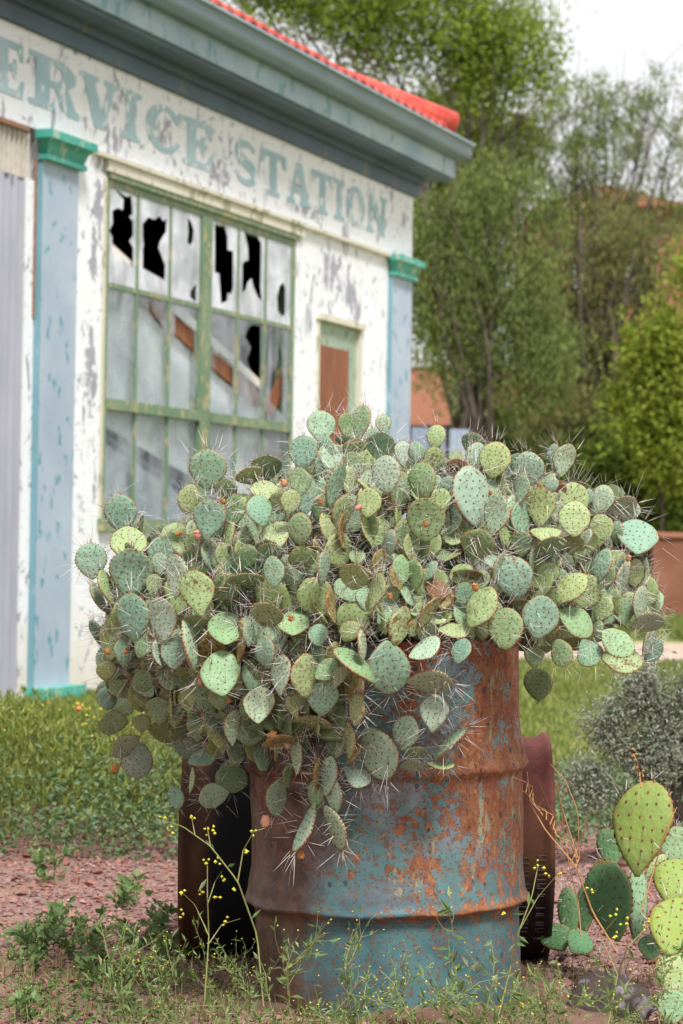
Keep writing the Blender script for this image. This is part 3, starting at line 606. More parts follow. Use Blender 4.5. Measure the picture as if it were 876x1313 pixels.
# ------------------------------------------------------------------ cactus pads
def pad_mesh(seed, spines_mul=1., slen=(.28, .72), round_=1., srad=.0049, nare=None):
    r_ = random.Random(seed); p_ = r_.uniform(1.08, 1.4)*round_; q_ = r_.uniform(.50, .62); hw = .425*r_.uniform(.94, 1.06); th = r_.uniform(.055, .072); bend = r_.uniform(-.3, .3); skew = r_.uniform(-.14, .14)
    nL, nA = 17, 20
    def h(u): return hw*max(0, math.sin(math.pi*u**p_))**q_ if 0 < u < 1 else 0
    def hf(u): return max(h(u), .045*(1-u)) if u < .12 else h(u)
    def t(u): return th*(min(1, 1.25*math.sin(math.pi*min(max(u, .0), 1))**.55)*.9+.1*(1-u)) if 0 < u < 1 else 0
    def pos(u, x, side, off=0):
        hh = hf(u); c_ = min(1, abs(x)/max(hh, 1e-5)); y = side*t(u)*math.sqrt(max(0, 1-c_**2.6))
        return np.array([x+skew*(u-.3)*u, y+bend*(u-.3)**2+side*off, u])
    V = []; rim = []
    us = [(1-math.cos(math.pi*i/nL))/2 for i in range(nL+1)]
    for u in us[1:-1]:
        wob = 1+.02*math.sin(u*19+seed)
        for j in range(nA):
            a = 2*math.pi*j/nA; cs, sn = math.cos(a), math.sin(a)
            x = hf(u)*cs*wob; y = t(u)*math.copysign(abs(sn)**.75, sn)
            V.append((x+skew*(u-.3)*u, y+bend*(u-.3)**2, u))
            e_ = max(abs(cs), (u-.5)/.5 if u > .5 else 0); rim.append(e_ if abs(cs) < .98 else 1)
    k = nL-1; fs = [(i*nA+j, i*nA+(j+1) % nA, (i+1)*nA+(j+1) % nA, (i+1)*nA+j) for i in range(k-1) for j in range(nA)]
    V.append((0, bend*.09, 0)); V.append((skew*.7, bend*.49, 1)); rim += [0, 1]
    fs += [(k*nA, (j+1) % nA, j) for j in range(nA)]+[(k*nA+1, (k-1)*nA+j, (k-1)*nA+(j+1) % nA) for j in range(nA)]
    m = MB(); m.add(V, fs, 0); nv = len(V)
    S_ = MB()
    def areole(c, nrm, rad, mi):
        nrm = nrm/np.linalg.norm(nrm); ref = np.array([0, 0, 1.]) if abs(nrm[2]) < .9 else np.array([1., 0, 0]); a = np.cross(nrm, ref); a /= np.linalg.norm(a); b = np.cross(nrm, a)
        pts = [c-nrm*rad*.3+rad*(math.cos(q)*a+math.sin(q)*b) for q in np.linspace(0, 2*math.pi, 6, endpoint=False)]+[c+nrm*rad*.75]
        m.add(pts, [(i, (i+1) % 6, 6) for i in range(6)], mi)
    def spine(c, d, L, rad):
        d = d/np.linalg.norm(d); ref = np.array([.3, .2, .9]); a = np.cross(d, ref); a /= np.linalg.norm(a); b = np.cross(d, a)
        V = []
        for (s_, w_) in ((0, 1.1), (.22, 1.), (.7, .75)):
            V += [c+d*L*s_+rad*w_*(math.cos(q)*a+math.sin(q)*b) for q in (0, 2.09, 4.19)]
        V.append(c+d*L)
        S_.add(V[:6], [(0, 1, 4, 3), (1, 2, 5, 4), (2, 0, 3, 5)], 1); S_.add(V[3:], [(0, 1, 4, 3), (1, 2, 5, 4), (2, 0, 3, 5), (3, 4, 6), (4, 5, 6), (5, 3, 6)], 0)
    sp = .152
    for side in (1, -1):
        ro = 0; u = .14
        while u < .95:
            x = -hf(u)+(.075 if ro % 2 else .075+sp/2)
            while x < hf(u)-.05:
                uj, xj = u+r_.uniform(-.02, .02), x+r_.uniform(-.02, .02)
                if abs(xj) < hf(uj)*.93 and 0 < uj < .97:
                    c = pos(uj, xj, side); nrm = np.array([xj*.9, side, (uj-.5)*.5]); areole(c, nrm, .0245*r_.uniform(.8, 1.2), 1)
                    if r_.random() < (.05+.24*uj)*spines_mul:
                        for _ in range(r_.choice((1, 1, 2))):
                            d_ = nrm/np.linalg.norm(nrm)+np.array([r_.gauss(0, .65), 0, r_.gauss(.05, .65)])
                            spine(c, d_, r_.uniform(*slen), srad)
                x += sp
            u += sp*.8; ro += 1
    # margin areoles
    per = []
    for i in range(120):
        u = (i+.5)/120; per.append((u, hf(u)))
    for sgn in (1, -1):
        acc = 0; lp = None
        for (u, hh) in per:
            pt = np.array([sgn*hh+skew*(u-.3)*u, bend*(u-.3)**2, u])
            if lp is not None: acc += np.linalg.norm(pt-lp)
            lp = pt
            if acc > .082 and u > .12:
                acc = 0; du_ = .01; tan = np.array([sgn*(hf(min(.999, u+du_))-hf(u-du_)), 0, 2*du_]); nrm = np.array([sgn*tan[2]*1., 0, -sgn*tan[0]]) if False else np.array([sgn*2*du_, 0, -(hf(min(.999, u+du_))-hf(u-du_))])
                nrm /= np.linalg.norm(nrm)
                areole(pt, nrm+np.array([0, r_.uniform(-.5, .5), 0]), .023*r_.uniform(.8, 1.3), 2 if r_.random() < .65 else 1)
                if r_.random() < (.16+.26*u)*spines_mul:
                    for _ in range(r_.choice((1, 2, 2))):
                        spine(pt, nrm+np.array([r_.gauss(0, .35), r_.gauss(0, .55), r_.gauss(0, .35)]), r_.uniform(*slen)*1.1, srad)
    pts_tip = np.array([skew*.7, bend*.49, .995])
    for _ in range(3): spine(pts_tip, np.array([r_.gauss(0, .5), r_.gauss(0, .5), 1]), r_.uniform(*slen), srad) if spines_mul > .5 else None
    me = m.mesh('pad', [M_pad, M_areole, M_tuft], True)
    at = me.attributes.new('rim', 'FLOAT', 'POINT'); vals = np.zeros(len(me.vertices), np.float32); vals[:nv] = rim; at.data.foreach_set('value', vals)
    return me, S_.mesh('spines', [M_spine, M_spined])
PADS = [pad_mesh(s) for s in range(18)]
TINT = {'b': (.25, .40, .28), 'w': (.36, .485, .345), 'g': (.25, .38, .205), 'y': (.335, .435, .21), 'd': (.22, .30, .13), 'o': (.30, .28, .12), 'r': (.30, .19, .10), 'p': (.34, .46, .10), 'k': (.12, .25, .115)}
prnd = random.Random(21); PSC = 1.06
def put_pad(root, cx, cy, a, b, ang, tint, D, variant=None, sway=None, lib=PADS, world_c=None):
    """pad seen centred at photo pixel (cx,cy), apparent length a, breadth b (px), tip direction ang from up, clockwise"""
    c = P(cx, cy, D) if world_c is None else np.array(world_c)
    q = R(ang); v = math.sin(q)*rr+math.cos(q)*uu; tow = -(ff+(cx-CX)/F*rr-(cy-CY)/F*uu); tow /= np.linalg.norm(tow)
    A_, B_ = a, b
    L = max(a, b/.86); pit = math.acos(min(1, a/L))*(1 if prnd.random() < .7 else -1); yaw = math.acos(min(1, max(.12, b/(.86*L))))*(1 if prnd.random() < .5 else -1)
    pit += prnd.gauss(0, .10) if lib is PADS else -abs(prnd.gauss(.05, .08))-2*pit*(pit > 0)
    nar = 1.
    if lib is not PADS: nar = min(1, max(.12, b/(.86*L)))/math.cos(yaw*.3); yaw *= .3
    v3 = math.cos(pit)*v+math.sin(pit)*tow; n3 = math.cos(pit)*tow-math.sin(pit)*v; s3 = np.cross(v3, n3)
    n4 = math.cos(yaw)*n3+math.sin(yaw)*s3; s4 = np.cross(n4, v3)
    if prnd.random() < .5: n4, s4 = -n4, -s4
    sc = L/F*D*PSC; k = prnd.randrange(len(lib)) if variant is None else variant; me, sm = lib[k]
    base = c-v3*sc*.5
    Mx = Matrix.Identity(4)
    for i in range(3): Mx[i][0] = s4[i]*sc; Mx[i][1] = -n4[i]*sc if False else n4[i]*sc; Mx[i][2] = v3[i]*sc; Mx[i][3] = base[i]
    # keep a right-handed frame: x = y cross z
    x_ = np.cross(n4, v3)
    for i in range(3): Mx[i][0] = x_[i]*sc*nar
    o = bpy.data.objects.new('pad', me); C.objects.link(o); o.parent = root; o.matrix_parent_inverse = PINV[root.name]; o.matrix_basis = Mx
    t = np.array(TINT[tint]); t = t*prnd.uniform(.86, 1.12)*np.array([prnd.uniform(.93, 1.07), 1, prnd.uniform(.93, 1.07)])
    al = .0+{'o': .12, 'r': .30, 'd': .03, 'y': .02}.get(tint, 0.)+max(0, prnd.gauss(-.02, .05))
    o.color = (t[0], t[1], t[2], al)
    s = bpy.data.objects.new('spines', sm); C.objects.link(s); s.parent = o; s['kind'] = 'stuff'
    return o, base, c+v3*sc*.5
CT = thing('prickly_pear_cactus', 'large spiny blue green prickly pear overflowing the rusty teal drum', 'cactus', (DX, DY, .7))
BCX, BCY, BRX, BRT, BRB = 480, 790, 385, 275, 210
def bush_D(cx, cy):
    """distance of the crown's near surface at a pixel"""
    e_ = ((cx-BCX)/BRX)**2+((cy-BCY)/(BRT if cy < BCY else BRB))**2
    D = 5.40-.52*math.sqrt(max(0, 1-min(e_, 1)))
    return D
def in_front_of_drum(cx, cy, D):
    X = P(cx, cy, 5.3)[0]
    if abs(X-DX) < .33 and cy > 800:
        s_ = DY-math.sqrt(max(0, .32**2-(X-DX)**2))-.035; return min(D, s_)
    return D
TB = '''T 90 510
285,650,200,180,0,b+ 665,570,165,115,10,y+ 775,405,215,195,0,b+ 875,515,115,120,0,g 780,685,215,190,10,b+ 330,830,170,200,0,y 510,870,180,150,0,b 395,705,90,28,0,d 690,900,110,130,0,g 700,770,160,90,-10,w 765,800,170,40,-8,w 620,810,120,90,20,d 850,840,140,100,0,d 560,800,90,80,0,g
T 280 510
580,165,175,160,0,b+ 720,150,130,90,0,g+ 800,140,195,105,8,g 475,305,180,155,0,b+ 600,290,150,95,0,b 270,390,165,165,0,g 180,440,100,160,-20,y 460,470,150,130,0,g+ 560,400,150,40,0,b 765,300,90,150,10,y 755,370,130,110,0,g 720,240,60,110,0,w 650,495,265,90,8,b+ 730,470,165,90,-10,y 870,260,170,100,0,b 850,475,130,120,20,w 850,590,160,130,10,y+ 260,530,95,165,0,y 230,635,175,140,-15,b+ 90,640,190,115,15,g 10,690,200,60,0,b 405,585,135,105,10,y+ 490,600,110,90,0,b 350,590,130,120,20,y 455,740,180,130,-10,g+ 320,770,150,175,-20,y 50,800,200,40,5,y 130,800,160,60,25,w 620,725,190,90,-10,y 700,640,200,110,20,y 690,760,200,40,-10,o 835,740,180,60,-15,y 860,720,170,90,0,g 150,860,90,100,0,g 270,840,80,130,0,g 500,860,100,150,0,y 560,830,120,60,10,o 560,620,120,90,0,g-
T 470 510
95,150,110,90,0,w+ 75,270,155,155,0,b+ 205,310,130,100,0,w 285,310,120,90,20,b 390,225,145,100,5,y+ 380,350,120,120,-10,y 500,335,70,80,0,d 600,262,120,140,20,w 610,330,160,110,20,w 720,350,200,165,10,y+ 850,400,180,150,20,b 110,430,205,155,-5,w+ 190,530,220,110,15,g 315,475,215,145,-5,g+ 500,400,100,110,10,r 590,550,325,190,-5,w+ 450,520,160,110,0,b 335,680,235,215,0,g+ 735,655,225,140,15,w+ 30,580,180,140,-10,y 130,600,150,60,-25,o 490,700,160,80,25,w 135,810,140,60,0,w+ 200,780,200,100,10,g 320,830,180,60,5,g 250,840,180,90,-10,y 450,800,100,110,0,d 620,830,165,185,20,g+ 440,870,70,170,0,d 810,820,120,150,0,d 560,740,120,120,0,d 820,650,200,90,5,w 700,480,140,120,20,b-
T 660 510
75,400,195,175,0,w+ 270,350,185,120,10,w+ 215,325,130,60,0,b+ 45,510,170,85,10,w+ 255,510,90,70,0,r 205,490,90,80,0,w 360,505,85,120,0,g 410,560,100,60,20,b 495,570,155,125,15,w 600,632,175,170,-20,w 145,610,205,170,0,y+ 235,640,125,70,10,w 335,680,195,170,0,y+ 490,730,150,130,-15,y 695,790,205,220,5,b+ 570,760,130,70,0,b 180,760,115,165,0,y+ 205,835,115,155,-10,g+ 320,820,110,120,10,y 395,800,135,50,15,w 35,680,200,110,0,b 95,720,160,70,0,d 40,820,120,130,0,g 450,640,120,40,0,w 660,640,110,90,25,w-
T 90 700
118,85,200,165,-5,b+ 345,150,245,240,5,b+ 205,235,200,70,-20,y 155,290,185,50,-30,w 245,420,180,75,-20,d 355,400,260,170,-5,b+ 525,410,240,150,-5,w+ 605,170,235,130,5,w+ 720,265,245,200,-8,y+ 470,215,110,90,20,y 500,100,120,90,0,w 700,60,170,110,0,k 770,50,150,60,-8,w 840,190,150,70,8,y 855,260,110,80,0,d 640,350,120,110,0,k 415,545,170,110,20,g 490,520,130,90,-35,y 585,600,175,150,0,b+ 490,605,150,55,-20,w+ 680,560,280,60,-8,w+ 690,450,130,150,0,y 790,570,140,165,10,o 876,475,150,200,0,g 840,718,245,225,-10,g+ 310,600,180,130,0,b 200,705,110,105,0,y+ 290,800,150,100,-80,g 410,765,100,120,0,g 195,820,120,90,0,b 450,660,140,110,0,d 640,740,100,170,0,d 430,840,90,150,0,d 839,860,120,115,0,g+ 540,690,120,120,20,k 560,850,120,120,0,d 700,860,130,120,0,k
T 280 700
295,40,120,130,0,g 315,145,170,112,0,b+ 160,60,120,130,0,g 30,60,150,90,0,y 160,190,110,190,0,g 470,80,130,150,0,y 520,90,160,100,0,g 590,120,205,60,8,w+ 770,165,180,180,10,y+ 780,60,90,90,0,g 40,240,130,170,0,g 860,310,120,60,20,y 630,340,190,50,-12,o+ 750,310,120,130,0,d 270,385,130,180,20,g+ 420,450,130,180,0,g 560,500,120,110,0,b 480,550,80,170,0,d 130,540,230,55,8,o 260,600,180,110,-15,b+ 350,725,225,108,0,w+ 490,730,240,155,0,y+ 610,700,150,120,55,g+ 680,730,140,60,25,w+ 583,860,175,168,0,b+ 223,898,175,168,0,w+ 640,600,130,70,20,y 810,560,180,40,0,w+ 735,480,120,110,30,y 780,660,280,85,-45,g+ 760,800,250,100,0,o 200,780,150,100,0,d 170,490,150,60,0,w 450,860,120,80,0,g+ 60,360,120,150,0,k 90,560,120,110,0,d 380,250,120,130,0,d 500,380,130,120,0,k 330,300,120,120,0,d 600,400,120,110,10,d
T 470 700
70,90,150,80,20,o 200,130,160,110,0,g 275,160,180,90,0,g 170,180,150,70,-20,o 60,260,205,88,20,y+ 360,140,120,60,30,b 570,180,140,170,10,g 640,190,110,100,0,g 745,120,190,60,15,w+ 710,90,80,80,0,w 832,185,240,210,-10,b+ 645,345,245,150,30,y+ 550,270,120,110,0,b 480,370,140,150,0,k 780,465,225,190,0,g+ 185,450,220,110,15,y+ 340,380,225,60,30,y+ 345,480,120,130,30,w 330,585,190,105,65,w+ 500,475,200,100,90,y 530,590,145,100,15,b+ 650,470,120,90,0,y 120,680,290,245,175,b 355,760,245,115,90,w+ 860,320,60,100,0,d 250,330,180,90,0,d 130,350,150,110,0,d 400,250,130,120,0,r 430,300,110,110,0,o
T 660 700
180,165,140,130,25,g 255,190,120,100,0,g 310,235,215,135,40,y+ 400,260,200,170,30,y 485,110,195,100,10,b+ 520,170,150,80,10,g 570,150,175,60,10,b 600,190,205,60,15,w 680,150,150,90,0,y 90,280,130,150,0,d 145,400,235,200,10,b+ 345,420,215,145,120,g+ 200,470,100,150,0,y 490,350,150,120,20,y 610,370,150,120,0,g 705,315,185,78,12,w+ 745,425,172,95,80,w+ 465,470,100,60,0,g 570,545,195,145,130,g+ 600,640,225,140,100,y 420,600,160,150,150,b 265,600,155,120,160,g+ 340,540,90,120,0,d 180,555,80,100,0,d 750,540,165,50,20,w 775,590,150,100,30,b 805,600,140,30,15,w
B 660 700
110,610,155,115,0,g 135,780,175,155,0,g
T 110 880
155,200,170,130,-90,g+ 315,205,110,105,0,y+ 410,130,140,140,0,g 440,250,190,130,100,d 225,325,175,110,-120,w+ 290,410,205,170,180,w 330,60,100,150,0,d 120,70,130,110,0,b 205,20,160,80,90,d 570,340,130,150,0,b 655,400,160,95,70,b+ 720,610,170,132,-100,w+ 820,510,200,180,180,g 630,230,160,130,0,g 510,620,130,90,150,b 600,530,140,25,10,y 740,240,220,60,-35,w+ 820,230,200,90,0,w+ 850,370,150,100,0,b 500,150,150,110,0,d 700,150,120,120,0,k
T 300 890
330,75,130,60,-25,y+ 370,40,100,70,0,b 430,160,235,80,90,y 250,110,120,100,0,d 90,220,150,160,0,b 250,260,180,60,70,o+ 350,340,215,55,-3,w+ 690,90,175,80,5,y+ 575,270,205,90,10,g 655,260,195,50,3,y+ 820,325,300,200,152,w+ 680,330,145,42,35,o+ 690,470,155,120,120,w 530,460,215,90,8,w+ 470,460,190,40,5,o+ 460,560,160,90,0,g 560,560,215,85,-8,w+ 575,740,245,85,155,w+ 410,750,285,60,200,w+ 235,570,215,112,200,w 300,450,140,50,0,g 400,260,150,60,0,k
T 480 860
335,240,205,170,5,w+ 170,350,195,150,5,w 420,400,245,48,40,w+ 370,535,150,40,100,y+ 210,530,130,60,85,w 230,460,130,60,90,g'''
pad_recs = []
for line in TB.split('\n'):
    tk = line.split()
    if tk and tk[0] in 'TB' and len(tk) == 3: ox, oy, mode = float(tk[1]), float(tk[2]), tk[0]; continue
    for s in tk:
        q = s.split(','); x, y, a, b, an = map(float, q[:5]); k = q[5]
        pad_recs.append((ox+x/4.38, oy+y/4.38, a/4.38, b/4.38, an, k, mode))
for (cx, cy, a, b, an, k, mode) in pad_recs:
    if mode == 'B': D = 5.62
    else:
        D = bush_D(cx, cy)+prnd.uniform(-.012, .012)
        if '+' in k: D -= .045
        elif '-' in k: D += .05
        else: D += .02
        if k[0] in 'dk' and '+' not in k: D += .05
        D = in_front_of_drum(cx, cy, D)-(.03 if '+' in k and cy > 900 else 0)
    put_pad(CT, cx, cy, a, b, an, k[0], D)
NP = len(pad_recs)
# inner and rear pads, up to 300 in all; beyond that one joined mass of old inner pads, interior shade painted into their colour
def inner(sc_, back):
    while True:
        x, y, z = prnd.uniform(-1, 1), prnd.uniform(-1, 1), prnd.uniform(-1, 1); e_ = x*x+y*y+z*z
        if e_ < 1 and e_ > .2 and (y > .1 if back else True): break
    cx = BCX+x*BRX*sc_; cy = BCY+z*(-BRT if z > 0 else -BRB)*sc_; D = 5.42+y*.50*sc_
    if cy > 830 and cx > 450: cy = 820-prnd.random()*120
    return cx, cy, D
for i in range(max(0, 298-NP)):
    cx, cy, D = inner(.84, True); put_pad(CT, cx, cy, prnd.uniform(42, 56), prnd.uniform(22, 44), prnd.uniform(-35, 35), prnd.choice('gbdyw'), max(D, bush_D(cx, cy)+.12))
def pad_arrays(k):
    out = []
    for me, off in ((PADS[k][0], 0), (PADS[k][1], 3)):
        v_ = np.zeros(len(me.vertices)*3); me.vertices.foreach_get('co', v_); me.calc_loop_triangles()
        t_ = np.zeros(len(me.loop_triangles)*3, np.int32); me.loop_triangles.foreach_get('vertices', t_)
        m_ = np.zeros(len(me.loop_triangles), np.int32); me.loop_triangles.foreach_get('material_index', m_); out.append((v_.reshape(-1, 3), t_.reshape(-1, 3), m_+off))
    n0 = len(out[0][0]); return np.concatenate([out[0][0], out[1][0]]), np.concatenate([out[0][1], out[1][1]+n0]), np.concatenate([out[0][2], out[1][2]]), n0
PA = [pad_arrays(k) for k in range(8)]
def mass(name, n_, fn, colour, detail):
    Vs, Fs, Ms = [], [], []; o_ = 0
    for i in range(n_):
        cx, cy, D, sz_ = fn(i); c = P(cx, cy, D); V_, F_, M_, n0 = PA[prnd.randrange(8)]
        if not detail: kf = (M_ == 0); F_, M_ = F_[kf], M_[kf]; V_ = V_[:n0]
        Rn = np.array(Matrix.Rotation(prnd.gauss(0, .9), 3, 'Z') @ Matrix.Rotation(prnd.gauss(-.1, .35), 3, 'X') @ Matrix.Rotation(prnd.gauss(0, .5), 3, 'Y'))
        Vs.append((V_-np.array([0, 0, .5]))*sz_ @ Rn.T+c); Fs.append(F_+o_); Ms.append(M_); o_ += len(V_)
    me = npmesh(name, np.concatenate(Vs), np.concatenate(Fs), [M_pad, M_areole, M_tuft, M_spine, M_spined], np.concatenate(Ms), True)
    o = link(me, name, CT, kind='stuff'); o.color = colour
def crown_top(cx): return float(np.interp(cx, (100, 160, 250, 330, 400, 500, 600, 700, 780, 830), (700, 665, 635, 610, 560, 552, 570, 595, 640, 690)))
def fn_near(i):
    while True:
        a_ = prnd.uniform(0, 6.283); e_ = math.sqrt(prnd.random())*.93; cx = BCX+BRX*e_*math.cos(a_); cy = BCY+(BRT if math.sin(a_) < 0 else BRB)*e_*math.sin(a_)
        if cy > 800 and cx > 430: continue
        if cy < crown_top(cx)+28: continue
        if cy > 900 and cx < 250: continue
        return cx, cy, bush_D(cx, cy)+prnd.uniform(.03, .10), prnd.uniform(.052, .088)
def fn_deep(i):
    cx, cy, D = inner(.86, False); D = max(D, bush_D(cx, cy)+.12)
    cy = max(cy, crown_top(cx)+45)
    if i > 430: cx, cy = prnd.uniform(150, 480), prnd.uniform(760, 930); D = bush_D(cx, cy)+prnd.uniform(.1, .3)
    if cy > 815 and cx > 330: D = min(D, 5.05) if cx < 430 and cy < 930 else 5.4
    if cy > 815 and cx > 430: cy = prnd.uniform(640, 800)
    return cx, cy, D, prnd.uniform(.07, .1)
mass('crowded_pads', 170, fn_near, (.25, .38, .23, .0), True)
mass('crowded_pads', 150, fn_near, (.29, .39, .17, .02), True)
mass('inner_pads', 560, fn_deep, (.11, .145, .07, 0), False)  # dark green carries the shade deep inside the crown
# woody trunks
for i in range(13):
    q = prnd.uniform(0, 6.28); tx = BCX+prnd.uniform(-260, 240); ty = prnd.uniform(700, 860); e_ = P(tx, ty, 5.35+prnd.uniform(-.25, .3)); s_ = np.array([DX+.15*math.cos(q), DY+.15*math.sin(q), .69])
    mid = (s_+e_)/2+np.array([0, 0, .08]); ts = np.linspace(0, 1, 8)[:, None]; pts = (1-ts)**2*s_+2*ts*(1-ts)*mid+ts**2*e_; pts += rng.normal(size=pts.shape)*.006
    mm = MB(); mm.tube(pts, np.linspace(.028, .015, 8), 8); mm.build('stem', M_stem, CT, True)
# dried flowers and fruit
frm = []
for sd_ in range(3):
    m = MB(); V = []; n_ = 9; r2 = random.Random(sd_)
    for i, (r_, z) in enumerate([(.25, 0), (.42, .3), (.45, .6), (.36, .85), (.42, 1.), (.2, .85), (.05, .78)]):
        for j in range(n_): a = 6.283*j/n_; k_ = r_*(1+r2.uniform(-.18, .18)*(2 if i == 4 else 1)); V.append((k_*math.cos(a), k_*math.sin(a), z+r2.uniform(-.06, .06)*(2 if i == 4 else 1)))
    m.add(V, [(i*n_+j, i*n_+(j+1) % n_, (i+1)*n_+(j+1) % n_, (i+1)*n_+j) for i in range(6) for j in range(n_)]); frm.append((m.mesh('fruit', [M_fruit], True), m.mesh('fruit', [M_fruitp], True)))
FR = [(364, 620, 11, 0, 'p'), (411, 643, 9, 0, 'o'), (460, 651, 10, 70, 'p'), (286, 643, 8, 0, 'o'), (229, 684, 9, 60, 'o'), (253, 686, 12, 0, 'p'), (373, 793, 9, 0, 'o'), (500, 765, 9, 0, 'o'), (609, 753, 11, 0, 'o'), (806, 716, 9, 10, 'p'), (257, 875, 9, 160, 'p'), (294, 898, 7, 0, 'o'), (138, 836, 9, -20, 'o'), (162, 835, 9, 20, 'o'), (148, 985, 15, 200, 'o'), (369, 955, 10, 0, 'p'), (341, 1053, 17, 175, 'p'), (386, 1096, 12, 180, 'o'), (350, 943, 16, 80, 'o'), (629, 632, 7, 0, 'o'), (692, 623, 8, 0, 'o'), (546, 672, 9, 0, 'o'), (527, 800, 7, 40, 'o')]
for (x, y, s_, an, k) in FR:
    s_ *= .85
    D = in_front_of_drum(x, y, bush_D(x, y))-.055; c = P(x, y, D); sc_ = s_/F*D; q = R(an); v = math.sin(q)*rr+math.cos(q)*uu-ff*.2; v /= np.linalg.norm(v)
    qt = Vector(v).to_track_quat('Z', 'Y'); o = bpy.data.objects.new('fruit', prnd.choice(frm)[1 if k == 'p' else 0]); C.objects.link(o); o.parent = CT; o.matrix_parent_inverse = PINV[CT.name]
    o.matrix_basis = Matrix.Translation(Vector(c-v*sc_*.5)) @ qt.to_matrix().to_4x4() @ Matrix.Scale(sc_, 4)

# second prickly pear, low at the right
PADS2 = [pad_mesh(100+s, 1.1, (.12, .28), 1.05, .0045) for s in range(4)]
C2 = thing('prickly_pear_cactus', 'small bright green prickly pear with short spines growing from the ground at right', 'cactus', tuple(P(830, 1230, 5.5)))
PADS2 = PADS2; TINT['P'] = (.23, .32, .085)
for s in '515,325,465,285,4,P,5.35 360,690,400,225,-12,k,5.5 505,700,380,95,4,g,5.55 370,430,210,130,0,k,5.75 690,590,250,230,12,P,5.42 700,820,300,300,20,P,5.30 155,750,255,105,-4,k,5.8 240,720,270,100,6,k,5.85 100,880,150,150,-30,k,5.75 210,900,130,150,40,k,5.7 700,410,190,170,0,g,5.75 700,1060,260,220,8,y,5.25 680,1225,170,150,0,g,5.15 590,520,160,60,40,y,5.6 570,920,130,120,0,k,5.5'.split():
    q = s.split(','); x, y, a, b, an = map(float, q[:5]); D = float(q[6]); put_pad(C2, 690+x/3.94, 980+y/3.94, a/3.94, b/3.94, an, q[5], D, lib=PADS2)

# ------------------------------------------------------------------ trees and shrubs behind
M_bark = simple('grey brown bark', (.075, .055, .042), (.12, .095, .08), 12., .9, .6)
def cloud(ell, per, spread, D, depth, rs, weep=0.):
    """ell: (px,py,rx,ry[,weight]) clumps in photo pixels at distance D -> leaf centres, clustered with gaps"""
    out = []; dirs = []
    w_ = np.array([e_[2]*e_[3] for e_ in ell], float); w_ /= w_.sum()
    for e_, k in zip(ell, rs.multinomial(per, w_)):
        nc = max(3, k//60)
        q = rs.normal(size=(nc, 3)); q /= np.linalg.norm(q, axis=1)[:, None]; q *= rs.random((nc, 1))**.45
        c0 = P(e_[0], e_[1], D); s_ = D/F
        cc_ = c0+q*np.array([e_[2]*s_, e_[2]*s_*depth, e_[3]*s_])
        idx = rs.integers(0, nc, k); sp = rs.normal(size=(k, 3))*spread*rs.uniform(.5, 1.2, nc)[idx][:, None]
        if weep: sp[:, :2] *= .45; sp[:, 2] = -np.abs(rs.random(k))*weep*rs.uniform(.4, 1.2, nc)[idx]
        out.append(cc_[idx]+sp)
    Pt = np.concatenate(out); return Pt
def tree(name, label, cat, D, base, ell, nleaf, size, mat, spread, seed, depth=.8, weep=0., group=None, limbs=10, tr=.16, lw=.45, zmin=.1, js=1.):
    rs = np.random.default_rng(seed); b0 = P(base[0], base[1], D); b0[2] = 0
    t = thing(name, label, cat, tuple(b0), group)
    Pt = cloud(ell, nleaf, spread, D, depth, rs, weep); Pt = Pt[Pt[:, 2] > zmin]; n_ = len(Pt)
    d_ = rs.normal(size=(n_, 3)); 
    if weep: d_ = d_*.35+np.array([0, 0, -1.])
    L = size*rs.uniform(.6, 1.4, n_); V, Fc = leaves(Pt, d_, L, L*lw)
    o = link(npmesh('crown', V, Fc, [mat]), 'crown', t); o['kind'] = 'stuff' if False else 'part'; del o['kind']
    m = MB()
    w_ = max(e_[2] for e_ in ell)
    cen = P(ell[0][0], ell[0][1], D)
    if tr:
        m.tube([b0, b0*.6+cen*.4+rs.normal(size=3)*.15*js, b0*.25+cen*.75], [tr, tr*.75, tr*.4], 9); st = b0*.6+cen*.4
        for i in range(limbs):
            e_ = ell[i % len(ell)]; tg = P(e_[0]+rs.uniform(-.6, .6)*e_[2], e_[1]+rs.uniform(-.8, .3)*e_[3], D)+np.array([0, rs.uniform(-.5, .5)*e_[2]*D/F, 0])
            md = (st+tg)/2+(rs.normal(size=3)*.25+np.array([0, 0, .2]))*js; ts = np.linspace(0, 1, 7)[:, None]
            pts = (1-ts)**2*st+2*ts*(1-ts)*md+ts**2*tg; m.tube(pts, np.linspace(tr*.28, tr*.06, 7), 6)
            for _ in range(3):
                s0 = pts[rs.integers(2, 6)]; m.tube([s0, s0+(tg-s0)*.5+rs.normal(size=3)*.3*js, s0+(tg-s0)*.8+rs.normal(size=3)*.6*js], [tr*.08, tr*.05, tr*.025], 5)
        m.build('trunk', M_bark, t, True)
    return t
F_pine = foliage('yellow green pine needles', [(.17, .25, .03), (.27, .36, .05), (.38, .46, .08)], .3)
F_pine2 = foliage('olive pine needles', [(.13, .18, .03), (.20, .25, .05), (.28, .31, .08)], .3)
F_pep = foliage('grey green weeping leaves', [(.16, .21, .06), (.24, .30, .09), (.36, .41, .14)], .35)
F_pep2 = foliage('dark weeping leaves', [(.17, .18, .06), (.24, .25, .09), (.33, .33, .13)], .3)
F_dark = foliage('dark hedge leaves', [(.04, .09, .015), (.08, .15, .025), (.12, .20, .035)], .25)
F_brt = foliage('lime green leaves', [(.20, .27, .03), (.31, .38, .05), (.43, .48, .09)], .35)
F_mid = foliage('mid green shrub leaves', [(.10, .15, .02), (.15, .21, .03), (.21, .27, .045)], .3)
